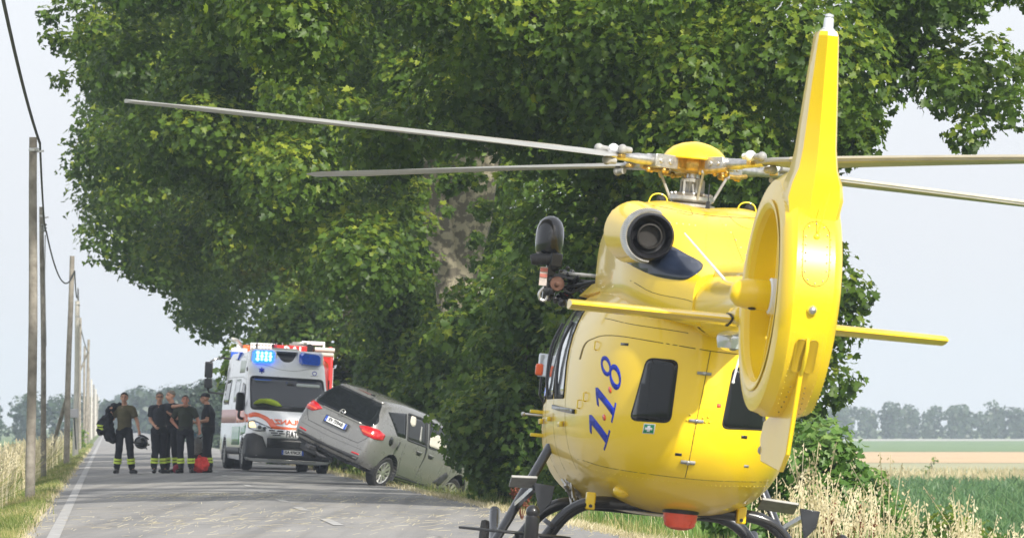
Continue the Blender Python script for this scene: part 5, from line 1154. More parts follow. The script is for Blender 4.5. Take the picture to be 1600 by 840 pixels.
for y in (.95, 4.75):
    for s in (-1, 1):
        c = MB(); c.rev([(0, s*1.3), (.42, s*1.3), (.42, s*.70), (0, s*.70)], (0, y, .36), 'X', 32); cut.append(c.build('cutter', M_plast)); cut[-1].matrix_world = amb.matrix_world
bpy.context.view_layer.update(); boolean_cut(vb, cut); vb.data.set_sharp_from_angle(angle=R(38))
def vd(name, polys, m, direc='rear', off=.004, th=.008, step=.10, parent=amb): return decal(name, polys, m, parent, bvan, direc, off, th, step)
for y in (.95, 4.75):
    for s in (-1, 1): wheel(amb, (s*.90, y, .355), .352, .24, s, M_grey, 10, .62, dbl=False)
    for s in (-1, 1): mb = MB(); mb.rev([(.421, s*.66), (.419, s*1.01), (.46, s*1.03)], (0, y, .36), 'X', 32, a0=-.35, a1=pi+.35); mb.build('wheel_arch', M_plast, amb)
mb = MB(); mb.box((0, 3.0, .30), (1.5, 5.4, .14)); mb.build('underbody', M_plast, amb, bevel=.02)
ws_ = vd('windscreen', [rrect([(-.90, 1.44), (.90, 1.44), (.86, 2.22), (-.86, 2.22)], .09)], M_screen, off=.006, th=.012, step=.12)
vd('screen_seal', strip(rrect([(-.90, 1.44), (.90, 1.44), (.86, 2.22), (-.86, 2.22)], .09), .03, True), M_rub, off=.008, th=.012, parent=ws_)
vd('painted_dashboard_reflection', [[(-.84, 1.46), (.84, 1.46), (.84, 1.54), (-.84, 1.52)]], M_black, off=.010, th=.006, parent=ws_)  # black strip on the glass stands in for the dashboard's reflection
vest = MB(); vest.loft([[Vector((-.55+a*k, -.08, 0))+Vector((x0, y0+b*.06*k, z0+c*.075*k)) for a, b, c in ((-.12, 0, 0), (-.05, -1, .8), (.06, -1, 1), (.13, 0, .2), (.05, 1, -.6), (-.06, 1, -.6))] for x0, y0, z0, k in ((-.24, .80, 1.58, .4), (-.12, .82, 1.62, 1), (.05, .82, 1.62, 1.1), (.22, .80, 1.58, .9), (.34, .78, 1.54, .4))])
vest.build('folded_hi_viz_vest', M_hiviz, ws_)
vd('sun_strip', [rrect([(.22, 2.03), (.78, 2.03), (.78, 2.10), (.22, 2.10)], .03)], mat('screen_card', (.42, .45, .42), .5), off=.010, th=.005, parent=ws_)
vd('mirror_head', [rrect([(-.02, 2.04), (.2, 2.04), (.2, 2.14), (-.02, 2.14)], .03)], M_black, off=.011, th=.005, parent=ws_)
for (a, b, c, d) in ((-.75, 1.50, -.15, 1.53), (.05, 1.51, .7, 1.53)):
    mb = MB(); q = [Vector((a, .64, b)), Vector(((a+c)/2, .66, (b+d)/2)), Vector((c, .65, d))]; mb.tube(q, .012, 6); mb.build('wiper', M_black, ws_)
vd('bonnet_swoosh', [curve2([(-1.0, 1.30), (-.80, 1.36), (-.52, 1.26), (-.38, 1.12), (-.28, 1.06), (.1, 1.045), (.9, 1.045), (.9, .995), (.1, .995), (-.36, .995), (-.48, 1.03), (-.56, 1.16), (-.76, 1.26), (-1.0, 1.22)], 3)], M_orange, off=.010, th=.012, step=.07)
tx_ = text_obj('mirrored_lettering', 'AMBULANZA', .175, M_orange, amb, Matrix.Identity(4), depth=.003, sx=-1.15, bold=.006)
for v in tx_.data.vertices:
    h_, n_, _, _ = bvan.ray_cast(Vector((.1+v.co.x, -6, 1.155+v.co.y*.85)), Vector((0, 1, 0)))
    n_ = n_ if n_.y < 0 else -n_; v.co = h_+n_*(.012+v.co.z)
# black bumper with wheel-arch corners, grille, plate
vd('bumper', [[(-1.0, .30), (1.0, .30), (1.0, .84), (.86, .88), (.66, .80), (.56, .56), (-.56, .56), (-.66, .80), (-.86, .88), (-1.0, .84)]], M_plast, off=.03, th=.04, step=.09)
for s in (-1, 1):
    vd('bumper_side', [[(-.02, .30), (.52, .30), (.52, .70), (.36, .80), (.10, .84), (-.02, .80)]], M_plast, 'right' if s > 0 else 'left', off=.028, th=.04)
    hl = vd('headlight', [rrect([(s*.96, .98), (s*.96, 1.14), (s*.86, 1.16), (s*.44, .99), (s*.46, .95), (s*.80, .92)][::s], .03)], M_lens, off=.012, th=.02, step=.07)
    vd('headlight_bezel', strip(rrect([(s*.96, .98), (s*.96, 1.14), (s*.86, 1.16), (s*.44, .99), (s*.46, .95), (s*.80, .92)][::s], .03), .014, True), M_black, off=.016, th=.02, parent=hl)
    for q in ((.62, .99, .045), (.74, 1.01, .045)): vd('projector', [[(s*q[0]+q[2]*math.cos(a), q[1]+q[2]*math.sin(a)*.8) for a in np.linspace(0, 2*pi, 13)[:-1]]], M_plast, off=.016, th=.01, parent=hl)
    if s < 0: vd('lit_indicator', [rrect([(-.95, 1.0), (-.95, 1.13), (-.86, 1.13), (-.82, 1.0)], .03)], M_warm, off=.02, th=.01, parent=hl)
    mb = MB(); mb.rev([(0, -.02), (.05, -.02), (.062, .0), (.062, .03)], (s*.78, -.02, .40), 'Y', 16); mb.build('fog_lamp', M_lens, amb)
vd('grille_panel', [[(-.57, .80), (.57, .80), (.60, .98), (-.60, .98)]], M_white, off=.034, th=.035)
for (x, z, w) in ((-.46, .95, .14), (-.26, .945, .14), (-.40, .905, .16), (-.22, .90, .14), (-.34, .855, .20)):
    vd('grille_slot', [[(x-w/2, z-.016), (x+w/2, z-.016), (x+w/2+.01, z+.010), (x-w/2+.01, z+.010)]], M_black, off=.038, th=.008)
    vd('grille_slot', [[(-x+.34-w/2, z-.016), (-x+.34+w/2, z-.016), (-x+.34+w/2, z+.010), (-x+.34-w/2, z+.010)]], M_black, off=.038, th=.008) if x < -.3 else None
text_obj('maker_lettering', 'FIAT', .225, M_char, amb, face_M(Vector((.015, -.075, .885)), (0, -1, 0)), depth=.006, sx=.56, bold=.003, space=1.08)
vd('lower_grille', [[(-.55, .56), (.55, .56), (.56, .78), (-.56, .78)]], M_black, off=.032, th=.01)
for k in range(5): vd('grille_bar', [[(-.53, .585+.04*k), (.53, .585+.04*k), (.53, .595+.04*k), (-.53, .595+.04*k)]], M_plast, off=.040, th=.01)
glyph_plate(amb, (.06, -.075, .46), (0, -1, 0), .52, .11, 'GA 970CX')
mb = MB(); mb.tube([(-.5, -.06, .275), (.62, -.06, .275)], .018, 8); mb.build('bumper_trim', M_steel, amb)
# roof front: two beacon pods, camera recess, star, badge
for s, m1, nm in ((-1, M_bluelit, 'lit_beacon'), (1, M_blueb, 'blue_beacon')):
    c = (s*.56, 1.50, 2.70)
    mb = MB(); mb.loft([[Vector((c[0]+x*(.27-.02*k), c[1]-.07*k+.1, c[2]+z*(.16-.015*k)-(.02 if x*s > 0 else 0))) for x, z in ((-1, -.7), (-.8, -1), (.8, -1), (1, -.7), (1, .6), (.8, 1), (-.8, 1), (-1, .6))] for k in (0, 1, 2, 2.6)]); bq = mb.build(nm, m1, amb, ang=30)
    if s < 0:
        for i in range(4):
            for j in range(3): mb = MB(); mb.ball((c[0]-.16+.10*i, c[1]-.09, c[2]-.07+.075*j), .034 if (i+j) % 2 else .045, 8); mb.build('beacon_diode', M_bluecore, bq)
    mb = MB(); mb.loft([[Vector((c[0]+x*(.31), c[1]+y_, c[2]+z*.19-.01)) for x, z in ((-1, -.8), (1, -.8), (1, .8), (.8, 1), (-.8, 1), (-1, .8))] for y_ in (.10, .45)]); mb.build('beacon_housing', M_white, bq, bevel=.03)
vd('camera_recess', [rrect([(-.24, 2.80), (.24, 2.80), (.14, 2.64), (.06, 2.60), (-.06, 2.60), (-.14, 2.64)], .03)], M_black, off=.008, th=.012)
vd('lamp_strip', [rrect([(-.24, 2.82), (.24, 2.82), (.24, 2.855), (-.24, 2.855)], .01)], M_grey, off=.01, th=.01)
mb = MB(); mb.loft([[Vector((x*.34, y, z)) for x in (-1, 1)]+[Vector((x*.30, y, z+.04)) for x in (1, -1)] for y, z in ((1.62, 2.84), (2.1, 2.90))]); mb.build('roof_fairing', M_white, amb, bevel=.02)
sp = [(-.60+.022*math.cos(R(60*i+90))*3.2, 2.365+.022*math.sin(R(60*i+90))*3.2) for i in range(6)]
star = []
for i in range(3):
    a = R(60*i+90); dx, dz = math.cos(a)*.07, math.sin(a)*.07; nx, nz = -math.sin(a)*.017, math.cos(a)*.017
    star.append([(-.60-dx-nx, 2.37-dz-nz), (-.60+dx-nx, 2.37+dz-nz), (-.60+dx+nx, 2.37+dz+nz), (-.60-dx+nx, 2.37-dz+nz)])
for i, p_ in enumerate(star): vd('star_of_life_bar', [p_], M_blue, off=.004+.0015*i, th=.004, step=.1)
vd('round_badge', strip([(.66+.05*math.cos(a), 2.37+.045*math.sin(a)) for a in np.linspace(0, 2*pi, 15)[:-1]], .016, True), M_blue, off=.004, th=.004)
vd('badge_line', [[(.57, 2.30), (.75, 2.30), (.75, 2.312), (.57, 2.312)]], M_grey, off=.004, th=.004)
vd('cap_crease', strip(curve2([(-.85, 2.52), (-.5, 2.50), (-.2, 2.42), (.2, 2.40), (.5, 2.46), (.85, 2.48)], 4), .010), M_grey, off=.002, th=.003)
mb = MB(); mb.ball((-.955, 1.40, 2.38), (.02, .035, .06), 10); mb.build('side_lamp', M_black, amb)
# left flank as seen: glass, livery, mirror
vd('door_window', [rrect([(1.0, 1.48), (1.45, 2.02), (1.85, 2.06), (1.85, 1.46)], .05)], M_glassd, 'left', off=.005)
vd('body_window', [rrect([(4.3, 1.55), (5.5, 1.55), (5.5, 2.15), (4.3, 2.15)], .06)], M_glassd, 'left', off=.005, step=.2)
vd('sliding_window', [rrect([(2.3, 1.6), (3.4, 1.6), (3.4, 2.15), (2.3, 2.15)], .06)], mat('frosted_glass', (.55, .58, .6), .3, coat=.5), 'left', off=.005, step=.2)
vd('orange_band', [[(.42, 1.12), (1.9, 1.10), (1.9, 1.42), (1.0, 1.40), (.42, 1.24)], [(2.0, 1.10), (2.5, 1.10), (2.5, 1.42), (2.0, 1.42)]], M_orange, 'left', off=.003, th=.004)
vd('pale_red_band', [[(2.5, 1.10), (5.9, 1.10), (5.9, 1.42), (2.5, 1.42)]], mat('faded_red_film', (.62, .36, .34), .4), 'left', off=.003, th=.004, step=.2)
vd('green_block', [[(1.6, .58), (3.3, .58), (3.3, 1.02), (1.6, 1.02)]], M_vgreen, 'left', off=.003, th=.004, step=.2)
vd('green_wedge', [[(.50, .86), (1.45, .80), (1.45, .99), (.60, 1.05)]], M_vgreen, 'left', off=.003, th=.004)
vd('roof_panel', [rrect([(1.9, 2.3), (3.0, 2.3), (3.0, 2.7), (2.0, 2.7)], .05)], mat('pale_film', (.62, .66, .62), .4), 'left', off=.003, th=.004, step=.2)
vd('side_moulding', [[(1.4, .36), (4.3, .36), (4.3, .52), (1.4, .52)]], M_plast, 'left', off=.02, th=.03, step=.2)
for pl in ([(1.95, .4), (1.95, 1.4), (1.95, 2.2)], [(3.55, .4), (3.55, 1.4), (3.55, 2.2)], [(1.0, .85), (.98, 1.3), (1.3, 1.9), (1.5, 2.15), (1.95, 2.18)], [(1.95, 2.2), (5.8, 2.2)]):
    vd('door_gap', strip(pl, .014), M_grey, 'left', off=.001, th=.004, step=.2)
for s in (-1, 1):
    mb = MB(); mb.loft([[Vector((s*(1.12+x*.105), 1.02+y_, 1.60+z*.22)) for x, z in ((-1, -.8), (-.7, -1), (.7, -1), (1, -.8), (1, .7), (.7, 1), (-.7, 1), (-1, .7))] for y_ in (-.07, .06)]); mi = mb.build('door_mirror', M_black, amb, bevel=.03)
    mb = MB(); mb.tube(bez([(s*1.13, 1.0, 1.40), (s*1.14, .98, 1.25), (s*1.06, 1.02, 1.20), (s*.99, 1.05, 1.22)], 3), .035, 8); mb.build('mirror_arm', M_black, mi)
vd('door_window', [rrect([(1.0, 1.48), (1.45, 2.02), (1.85, 2.06), (1.85, 1.46)], .05)], M_glassd, 'right', off=.005)
vd('orange_band', [[(.42, 1.12), (5.9, 1.10), (5.9, 1.42), (1.0, 1.40), (.42, 1.24)]], M_orange, 'right', off=.003, th=.004, step=.2)
for (x, y) in ((-.62, 2.6), (-.28, 2.2)):
    mb = MB(); mb.tube([(x, y, 2.84), (x, y, 3.02)], .022, 8); mb.tube([(x, y, 3.0), (x, y, 3.16)], .012, 6); mb.build('roof_antenna', M_black, amb)
mb = MB(); mb.loft([[Vector((x, y, z)) for x, z in ((-.96, 2.62), (-.66, 2.62), (-.66, 2.80), (-.90, 2.82))] for y in (3.6, 4.0)]); mb.build('rear_blue_beacon', M_blueb, amb, bevel=.02)

# ---------------------------------------------------------------- fire engine behind it
trk = empty('fire_engine', 'red and white fire engine parked behind the ambulance with ladder gear on its roof', 'fire engine')
trk.matrix_world = Matrix.Translation((-5.88, 137.2, -.06)) @ Matrix.Rotation(R(2.2), 4, 'Z') @ Matrix.Rotation(R(2.6), 4, 'Y')
def tb(name, c, d, m, bevel=.02, parent=trk, rot=None):
    mb = MB(); mb.box(c, d, rot); return mb.build(name, m, parent, bevel=bevel)
mb = MB(); mb.loft([[Vector((x*k, y, z)) for x, z in ((-1.18, .7), (1.18, .7), (1.2, 1.5), (1.16, z1-.15), (1.0, z1), (-1.0, z1), (-1.16, z1-.15), (-1.2, 1.5))] for y, z1, k in ((0, 2.4, .97), (.1, 2.75, 1), (.5, 2.9, 1), (2.6, 2.9, 1))]); cab = mb.build('cab', M_red, trk, bevel=.04)
tb('windscreen', (0, -.005, 1.95), (2.1, .05, .85), M_glassd, parent=cab); tb('white_bumper', (0, -.10, .75), (2.3, .3, .45), M_white, parent=cab); tb('grille', (0, -.02, 1.25), (1.6, .05, .35), M_black, parent=cab)
for s in (-1, 1): tb('headlight', (s*.95, -.26, .78), (.25, .04, .18), M_lens, parent=cab); tb('side_window', (s*1.19, 1.1, 2.0), (.03, 1.0, .7), M_glassd, parent=cab)
tb('equipment_body', (.05, 5.2, 1.85), (2.46, 4.9, 2.45), M_red, .05)
for k in range(4):
    sh = tb('roller_shutter', (1.29, 3.5+1.15*k, 1.85), (.03, 1.0, 1.7), M_alu)
    for j in range(6): tb('shutter_slat', (1.309, 3.5+1.15*k, 1.1+.28*j), (.012, .98, .02), M_grey, .003, sh)
    tb('roller_shutter', (-1.19, 3.5+1.15*k, 1.85), (.03, 1.0, 1.7), M_alu)
tb('chassis', (0, 4, .65), (1.2, 7.6, .3), M_plast)
for y in (1.3, 5.6):
    for s in (-1, 1): wheel(trk, (s*1.05, y, .5), .5, .3, s, M_grey, 10, .6, dbl=False)
rs = tb('roof_rail', (1.20, 4.6, 3.14), (.10, 3.8, .16), M_red); tb('roof_rail', (-1.15, 4.6, 3.12), (.10, 3.8, .12), M_white)
sg = tb('roof_sign', (.16, .40, 3.055), (.88, .06, .24), M_red, .01)
text_obj('sign_lettering', 'RAI', .26, M_wprint, sg, face_M(Vector((.24, .365, 3.05)), (0, -1, 0)), depth=.004, sx=1.15, bold=.008)
tb('sign_end_panel', (-.22, .38, 3.08), (.14, .07, .22), mat('dark_red_panel', (.22, .01, .03), .4), parent=sg)
gr = tb('louvred_box', (-.52, 1.2, 3.07), (.62, .8, .28), M_white)
for i in range(7):
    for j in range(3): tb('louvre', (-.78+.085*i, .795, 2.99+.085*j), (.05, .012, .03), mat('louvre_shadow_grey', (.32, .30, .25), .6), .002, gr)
tb('red_block', (-.92, 1.1, 3.03), (.18, .5, .22), M_orange)
mb = MB(); mb.tube(bez([(-1.02, 1.2, 3.08), (-1.10, 1.1, 3.17), (-1.18, 1.0, 3.26), (-1.32, .95, 3.28)], 4), .045, 10); mb.build('roof_nozzle', M_steel, trk)
tb('white_shoulder', (-1.10, .9, 2.98), (.40, .8, .14), M_white); tb('blue_beacon', (-1.14, .5, 2.86), (.34, .24, .20), M_blueb, .04)
fr = empty('ladder_gantry', None, None); fr.parent = trk
mb = MB(); x0, x1, z0, z1 = .62, 1.02, 3.04, 3.29
for a, b in (((x0-.16, 1.0, z1), (x1+.0, 1.0, z1)), ((x0, 1.0, z0), (x0, 1.0, z1)), ((x1, 1.0, z0), (x1, 1.0, z1)), ((x0, 3.8, z1), (x1, 3.8, z1)), ((x0, 1.0, z1), (x0, 3.8, z1)), ((x1, 1.0, z1), (x1, 3.8, z1))): mb.bar(a, b, .05)
bpy.data.objects.remove(fr); gy_ = mb.build('ladder_gantry', M_white, trk, bevel=.008)
mb = MB()
for k in range(5): mb.box((.36-.03*k*0, 1.3+.3*k, 3.16+.03*k), (.46-.05*k, .10, .05))
for z in (3.14, 3.22): mb.box((.40, 1.2, z), (.50, .3, .045))
mb.build('stacked_ladder', M_alu, gy_, bevel=.006)
mb = MB(); mb.tube([(.80, .9, 3.12), (1.30, .9, 3.11)], .055, 12); mb.tube([(.78, .95, 3.0), (1.28, .95, 3.0)], .065, 12); mb.build('suction_hose', mat('pale_hose', (.55, .54, .48), .6, var=.2), gy_)
mb = MB(); mb.rev([(0, -.08), (.10, -.07), (.11, 0), (.10, .07), (0, .08)], (.66, .85, 3.14), 'Y', 16); mb.ball((.70, .85, 3.0), .08, 10); mb.build('hose_reel', M_black, gy_)
mb = MB(); random.seed(3)
for i in range(7): x = -.25+.09*i; mb.tube([(x, .9, 2.96), (x+random.uniform(-.05, .05), .9, 3.18+random.uniform(0, .08))], .014, 6); mb.ball((x, .9, 3.12), .03, 8)
mb.build('roof_fittings', M_grey, trk)
for z, h in ((2.47, .40), (2.13, .24)):
    mb = MB(); mb.box((-1.83, -.25, z), (.20, .10, h)); mi = mb.build('wing_mirror', M_black, trk, bevel=.03)
    mb = MB(); mb.box((-1.83, -.31, z), (.15, .012, h*.8)); mb.build('mirror_glass', M_glassd, mi)
mb = MB(); mb.tube(bez([(-1.2, .1, 2.75), (-1.55, -.1, 2.78), (-1.83, -.2, 2.6), (-1.83, -.2, 2.0), (-1.7, -.1, 1.9), (-1.2, .1, 1.9)], 4), .025, 8); mb.build('mirror_bracket', M_black, trk)
tb('white_side_stripe', (1.285, 5.2, 2.95), (.02, 4.8, .12), M_white, .004)
# ---------------------------------------------------------------- people
def bake(o, voxel, smooth_it=6):
    md = o.modifiers.new('r', 'REMESH'); md.mode = 'VOXEL'; md.voxel_size = voxel; md.use_smooth_shade = True
    ms = o.modifiers.new('s', 'SMOOTH'); ms.factor = .5; ms.iterations = smooth_it
    mats_ = list(o.data.materials); dg = bpy.context.evaluated_depsgraph_get(); dg.update()
    me = bpy.data.meshes.new_from_object(o.evaluated_get(dg)); o.modifiers.clear(); o.data = me
    if not me.materials:
        for m in mats_: me.materials.append(m)
    me.polygons.foreach_set('use_smooth', [True]*len(me.polygons)); return o
def cap(mb, pts, rs, n=14, ey=1.):
    """closed limb with round ends"""
    mb.tube(pts, rs, n, True, ey=ey); mb.ball(pts[0], rs[0]*.99, 12); mb.ball(pts[-1], rs[-1]*.99, 12)
def V3(*a): return Vector(a)
def make_hand(mb, w, d, palm_n, curl=.35, side=1, s=1.):
    """w wrist, d direction of the hand, palm_n the way the palm faces"""
    d = Vector(d).normalized(); pn = Vector(palm_n); pn = (pn-d*pn.dot(d)).normalized(); ac = d.cross(pn)*side
    c = Vector(w); mb.tube([c, c+d*.035*s, c+d*.085*s], [.026*s, .036*s, .036*s], 12, True, ey=.55)
    for i, (o_, L) in enumerate(((-.030, .066), (-.010, .078), (.011, .072), (.030, .056))):
        p0 = c+d*.078*s+ac*o_*s; k = curl*(1+.12*i)
        p1 = p0+(d*math.cos(k)+pn*math.sin(k))*L*.45*s; p2 = p1+(d*math.cos(k*2.1)+pn*math.sin(k*2.1))*L*.33*s; p3 = p2+(d*math.cos(k*3)+pn*math.sin(k*3))*L*.27*s
        mb.tube([p0-d*.02*s, p0, p1, p2, p3], [.0105*s, .0105*s, .0098*s, .009*s, .0075*s], 8)
    t0 = c+d*.028*s-ac*.026*s; t1 = t0+(d*.55-ac*.75+pn*.25).normalized()*.036*s; t2 = t1+(d*.85-ac*.3+pn*.35).normalized()*.03*s
    mb.tube([c+d*.012*s, t0, t1, t2], [.016*s, .014*s, .0115*s, .009*s], 8)
def person(label, x, y, yaw, J, H=1.8, skin=M_skin, shirt=M_olive, legs=M_navy, hair=M_hair, hairlen=.3, cap_=False, glasses=False, look=(0, 0), bands=True, belt=True, hand_curl=(.4, .4), z0=0., girth=1., polo=False):
    """J: joints in body space (x to the person's left... +x is viewer's right when facing away), y forward"""
    root = empty('person', label, 'person', (x, y, z0), (0, 0, yaw)); s = H/1.8; g = girth
    D = dict(pel=V3(0, 0, .97), wai=V3(0, .0, 1.12), che=V3(0, .0, 1.33), nek=V3(0, -.01, 1.50), head=V3(0, .025, 1.665),
             shL=V3(-.172, 0, 1.425), shR=V3(.172, 0, 1.425), elL=V3(-.25, -.02, 1.16), elR=V3(.25, -.02, 1.16), wrL=V3(-.27, .06, .91), wrR=V3(.27, .06, .91),
             hiL=V3(-.095, 0, .93), hiR=V3(.095, 0, .93), knL=V3(-.12, .03, .51), knR=V3(.12, .03, .51), anL=V3(-.14, -.01, .10), anR=V3(.14, -.01, .10), ftL=V3(-.17, .17, .035), ftR=V3(.17, .17, .035))
    for k, v in J.items():
        if k in D: D[k] = Vector(v)
    D = {k: v*s for k, v in D.items()}
    # the body: one continuous skin
    b = MB()
    b.tube([D['pel']-V3(0, 0, .06), D['pel'], D['wai'], D['che'], D['che'].lerp(D['nek'], .55), D['nek']], [.13*g*s, .155*g*s, .14*g*s, .165*g*s, .14*s, .06*s], 18, ey=.66)
    b.tube([D['shL'], D['che'].lerp(D['nek'], .6), D['shR']], [.06*s, .075*s, .06*s], 12)
    b.tube([D['nek']-V3(0, 0, .04), D['nek'].lerp(D['head'], .5)], [.066*s, .058*s], 14)
    hd = D['head']; hy = Matrix.Rotation(look[0], 3, 'Z') @ Matrix.Rotation(look[1], 3, 'X')
    def hp(a, b_, c): return hd+hy @ (V3(a, b_, c)*s)
    b.ball(hp(0, -.012, .03), (.077*s, .094*s, .088*s), 18, M=hy); b.ball(hp(0, .018, -.035), (.060*s, .070*s, .080*s), 16, M=hy); b.ball(hp(0, .045, -.09), (.032*s, .035*s, .028*s), 12, M=hy)
    b.tube([hp(0, .085, .025), hp(0, .103, -.012), hp(0, .112, -.028), hp(0, .090, -.040)], [.010*s, .014*s, .018*s, .012*s], 10)
    b.tube([hp(-.045, .075, .035), hp(0, .09, .038), hp(.045, .075, .035)], [.012*s]*3, 8); b.tube([hp(-.025, .083, -.062), hp(0, .090, -.064), hp(.025, .083, -.062)], [.009*s]*3, 8)
    for q in (-1, 1): b.ball(hp(q*.079, -.005, -.01), (.012*s, .02*s, .032*s), 10, M=hy)
    for q in 'LR':
        sh, el, wr = D['sh'+q], D['el'+q], D['wr'+q]
        cap(b, [sh, sh.lerp(el, .4), el], [.056*s, .05*s, .040*s]); cap(b, [el, el.lerp(wr, .3), wr], [.040*s, .040*s, .026*s])
        pn = J.get('palm'+q, V3(1 if q == 'L' else -1, .3, 0)); make_hand(b, wr, (wr-el).lerp(Vector(J.get('hand'+q, wr-el)), .8 if 'hand'+q in J else 0), pn, hand_curl[0 if q == 'L' else 1], 1 if q == 'L' else -1, s)
        hi, kn, an, ft = D['hi'+q], D['kn'+q], D['an'+q], D['ft'+q]
        cap(b, [hi, hi.lerp(kn, .5), kn], [.085*s, .07*s, .052*s]); cap(b, [kn, kn.lerp(an, .3), an], [.05*s, .052*s, .036*s]); cap(b, [an, ft], [.036*s, .03*s])
    body_ = bake(b.build('body', skin, root, clean=False), .011*s, 4)
    # facial features
    f = MB()
    for q in (-1, 1): f.ball(hp(q*.031, .079, .016), (.013*s, .006*s, .006*s), 8, M=hy)
    f.build('eyes', M_black, root)
    f = MB()
    for q in (-1, 1): f.tube([hp(q*.018, .094, .034), hp(q*.035, .090, .040), hp(q*.052, .076, .034)], .005*s, 6)
    f.build('eyebrows', hair, root)
    f = MB(); f.tube([hp(-.024, .088, -.063), hp(0, .096, -.062), hp(.024, .088, -.063)], .005*s, 6); f.build('mouth', mat('lip_skin', (.36, .13, .10), .5), root)
    # hair cap hugging the skull
    hb_ = MB(); rings = []
    for i in range(9):
        ph = R(92 if not cap_ else 88)*i/8; ring = []
        for j in range(20):
            a = 2*pi*j/20; fr_ = max(0, math.sin(a)); ph2 = ph*(1-.36*fr_)*(1+.12*max(0, -math.sin(a)))
            ring.append(hp((.081+.01*hairlen)*math.sin(ph2)*math.cos(a), -.014+(.098+.012*hairlen)*math.sin(ph2)*math.sin(a), .032+(.092+.02*hairlen)*math.cos(ph2)))
        rings.append(ring)
    hb_.loft(rings, False); hair_o = hb_.build('hair', hair, root); md = hair_o.modifiers.new('t', 'SOLIDIFY'); md.thickness = .006
    if cap_:
        c = MB(); rings = []
        for i in range(7):
            ph = R(88)*i/6; rings.append([hp(.093*math.sin(ph)*math.cos(2*pi*j/20), -.008+.108*math.sin(ph)*math.sin(2*pi*j/20), .045+.088*math.cos(ph)) for j in range(20)])
        c.loft(rings, False); c.loft([[hp(.085*math.cos(a)*k, .02+.075+.10*math.sin(a)*k*1.05-.0, .052-.012*k) for a in np.linspace(0, pi, 12)] for k in (.35, 1.)], False, closed=False)
        co = c.build('cap', M_navy, root); md = co.modifiers.new('t', 'SOLIDIFY'); md.thickness = .008
    if glasses:
        f = MB()
        for q in (-1, 1): f.tube([hp(q*.033+.022*math.cos(a), .100-.004*abs(math.cos(a)), .014+.016*math.sin(a)) for a in np.linspace(0, 2*pi, 13)], .0035*s, 6); f.tube([hp(q*.055, .095, .018), hp(q*.080, .0, .012)], .003*s, 6)
        f.tube([hp(-.011, .103, .016), hp(.011, .103, .016)], .003*s, 6); f.build('glasses', M_black, root)
    # shirt
    c = MB(); e = .012*s
    c.tube([D['pel']-V3(0, 0, .02*s), D['pel']+V3(0, 0, .05*s), D['wai'], D['che'], D['che'].lerp(D['nek'], .55), D['nek']-V3(0, 0, .025*s)], [.172*g*s, .174*g*s, .158*g*s+e, .172*g*s+e, .142*s+e, .072*s], 20, ey=.69)
    c.tube([D['shL'], D['che'].lerp(D['nek'], .62), D['shR']], [.066*s+e, .08*s+e, .066*s+e], 12)
    if polo: c.tube([D['nek']-V3(0, 0, .05), D['nek']+V3(0, .0, .03)], [.085*s, .078*s], 14)
    for q in 'LR':
        sh, el = D['sh'+q], D['el'+q]; c.tube([sh, sh.lerp(el, .3), sh.lerp(el, .72)], [.066*s+e, .064*s+e, .060*s+e], 12); c.ball(sh, .064*s+e, 12)
    sh_o = bake(c.build('shirt', shirt, root, clean=False), .014*s, 5)
    tx = bpy.data.textures.get('folds') or bpy.data.textures.new('folds', 'CLOUDS'); tx.noise_scale = .11
    md = sh_o.modifiers.new('folds', 'DISPLACE'); md.texture = tx; md.strength = .022; md.texture_coords = 'LOCAL'
    # trousers
    c = MB(); c.tube([D['pel']+V3(0, 0, .07*s), D['pel'], D['hiL'].lerp(D['hiR'], .5)-V3(0, 0, .06*s)], [.165*g*s, .170*g*s, .150*g*s], 20, ey=.72)
    for q in 'LR':
        hi, kn, an = D['hi'+q], D['kn'+q], D['an'+q]
        c.tube([hi+V3(0, 0, .03), hi.lerp(kn, .45), kn, kn.lerp(an, .45), an+V3(0, 0, .03)], [.098*g*s, .094*s, .080*s, .078*s, .074*s], 16); c.ball(hi, .098*g*s, 12)
    tr = bake(c.build('trousers', legs, root, clean=False), .015*s, 4)
    md = tr.modifiers.new('folds', 'DISPLACE'); md.texture = tx; md.strength = .03; md.texture_coords = 'LOCAL'
    if bands:
        for q in 'LR':
            kn, an = D['kn'+q], D['an'+q]; dd = (kn-an).normalized()
            for t in (.36, .52):
                p = an.lerp(kn, t); c = MB(); c.tube([p-dd*.024*s, p+dd*.024*s], [.089*s, .090*s], 18); c.build('reflective_band', M_band, tr)
    for q in 'LR':
        an, ft, kn = D['an'+q], D['ft'+q], D['kn'+q]; f0 = V3(ft.x, ft.y, .02); back = an+(an-ft)*.28; back.z = .035
        c = MB(); c.tube([an+(kn-an).normalized()*.13*s, an+V3(0, 0, .0)], [.062*s, .062*s], 14); c.tube([back, V3(an.x, an.y, .06), V3(*(an.lerp(ft, .6))[:2], .055), V3(ft.x, ft.y, .045)], [.045*s, .056*s, .052*s, .042*s], 14, ey=.9)
        c.ball(V3(ft.x, ft.y, .045), (.046*s, .055*s, .042*s), 12); c.ball((an.x, an.y, .06), .058*s, 10); bo = bake(c.build('boot', M_boot, root, clean=False), .012, 2)
    if belt:
        c = MB(); c.tube([D['pel']+V3(0, 0, .055*s), D['pel']+V3(0, 0, .09*s)], [.181*g*s]*2, 22, ey=.72)
        bl_ = c.build('belt', M_black, root); c = MB(); c.box(D['pel']+V3(0, .132*g*s, .072*s), (.05, .012, .035)); c.build('belt_buckle', M_steel, bl_, bevel=.003)
    return root, D
def wp(px, y): return (px-800)/8550*y
FACE = pi     # body forward (+y) turned towards the camera
G_ = 'firefighters'
YP = 124.2
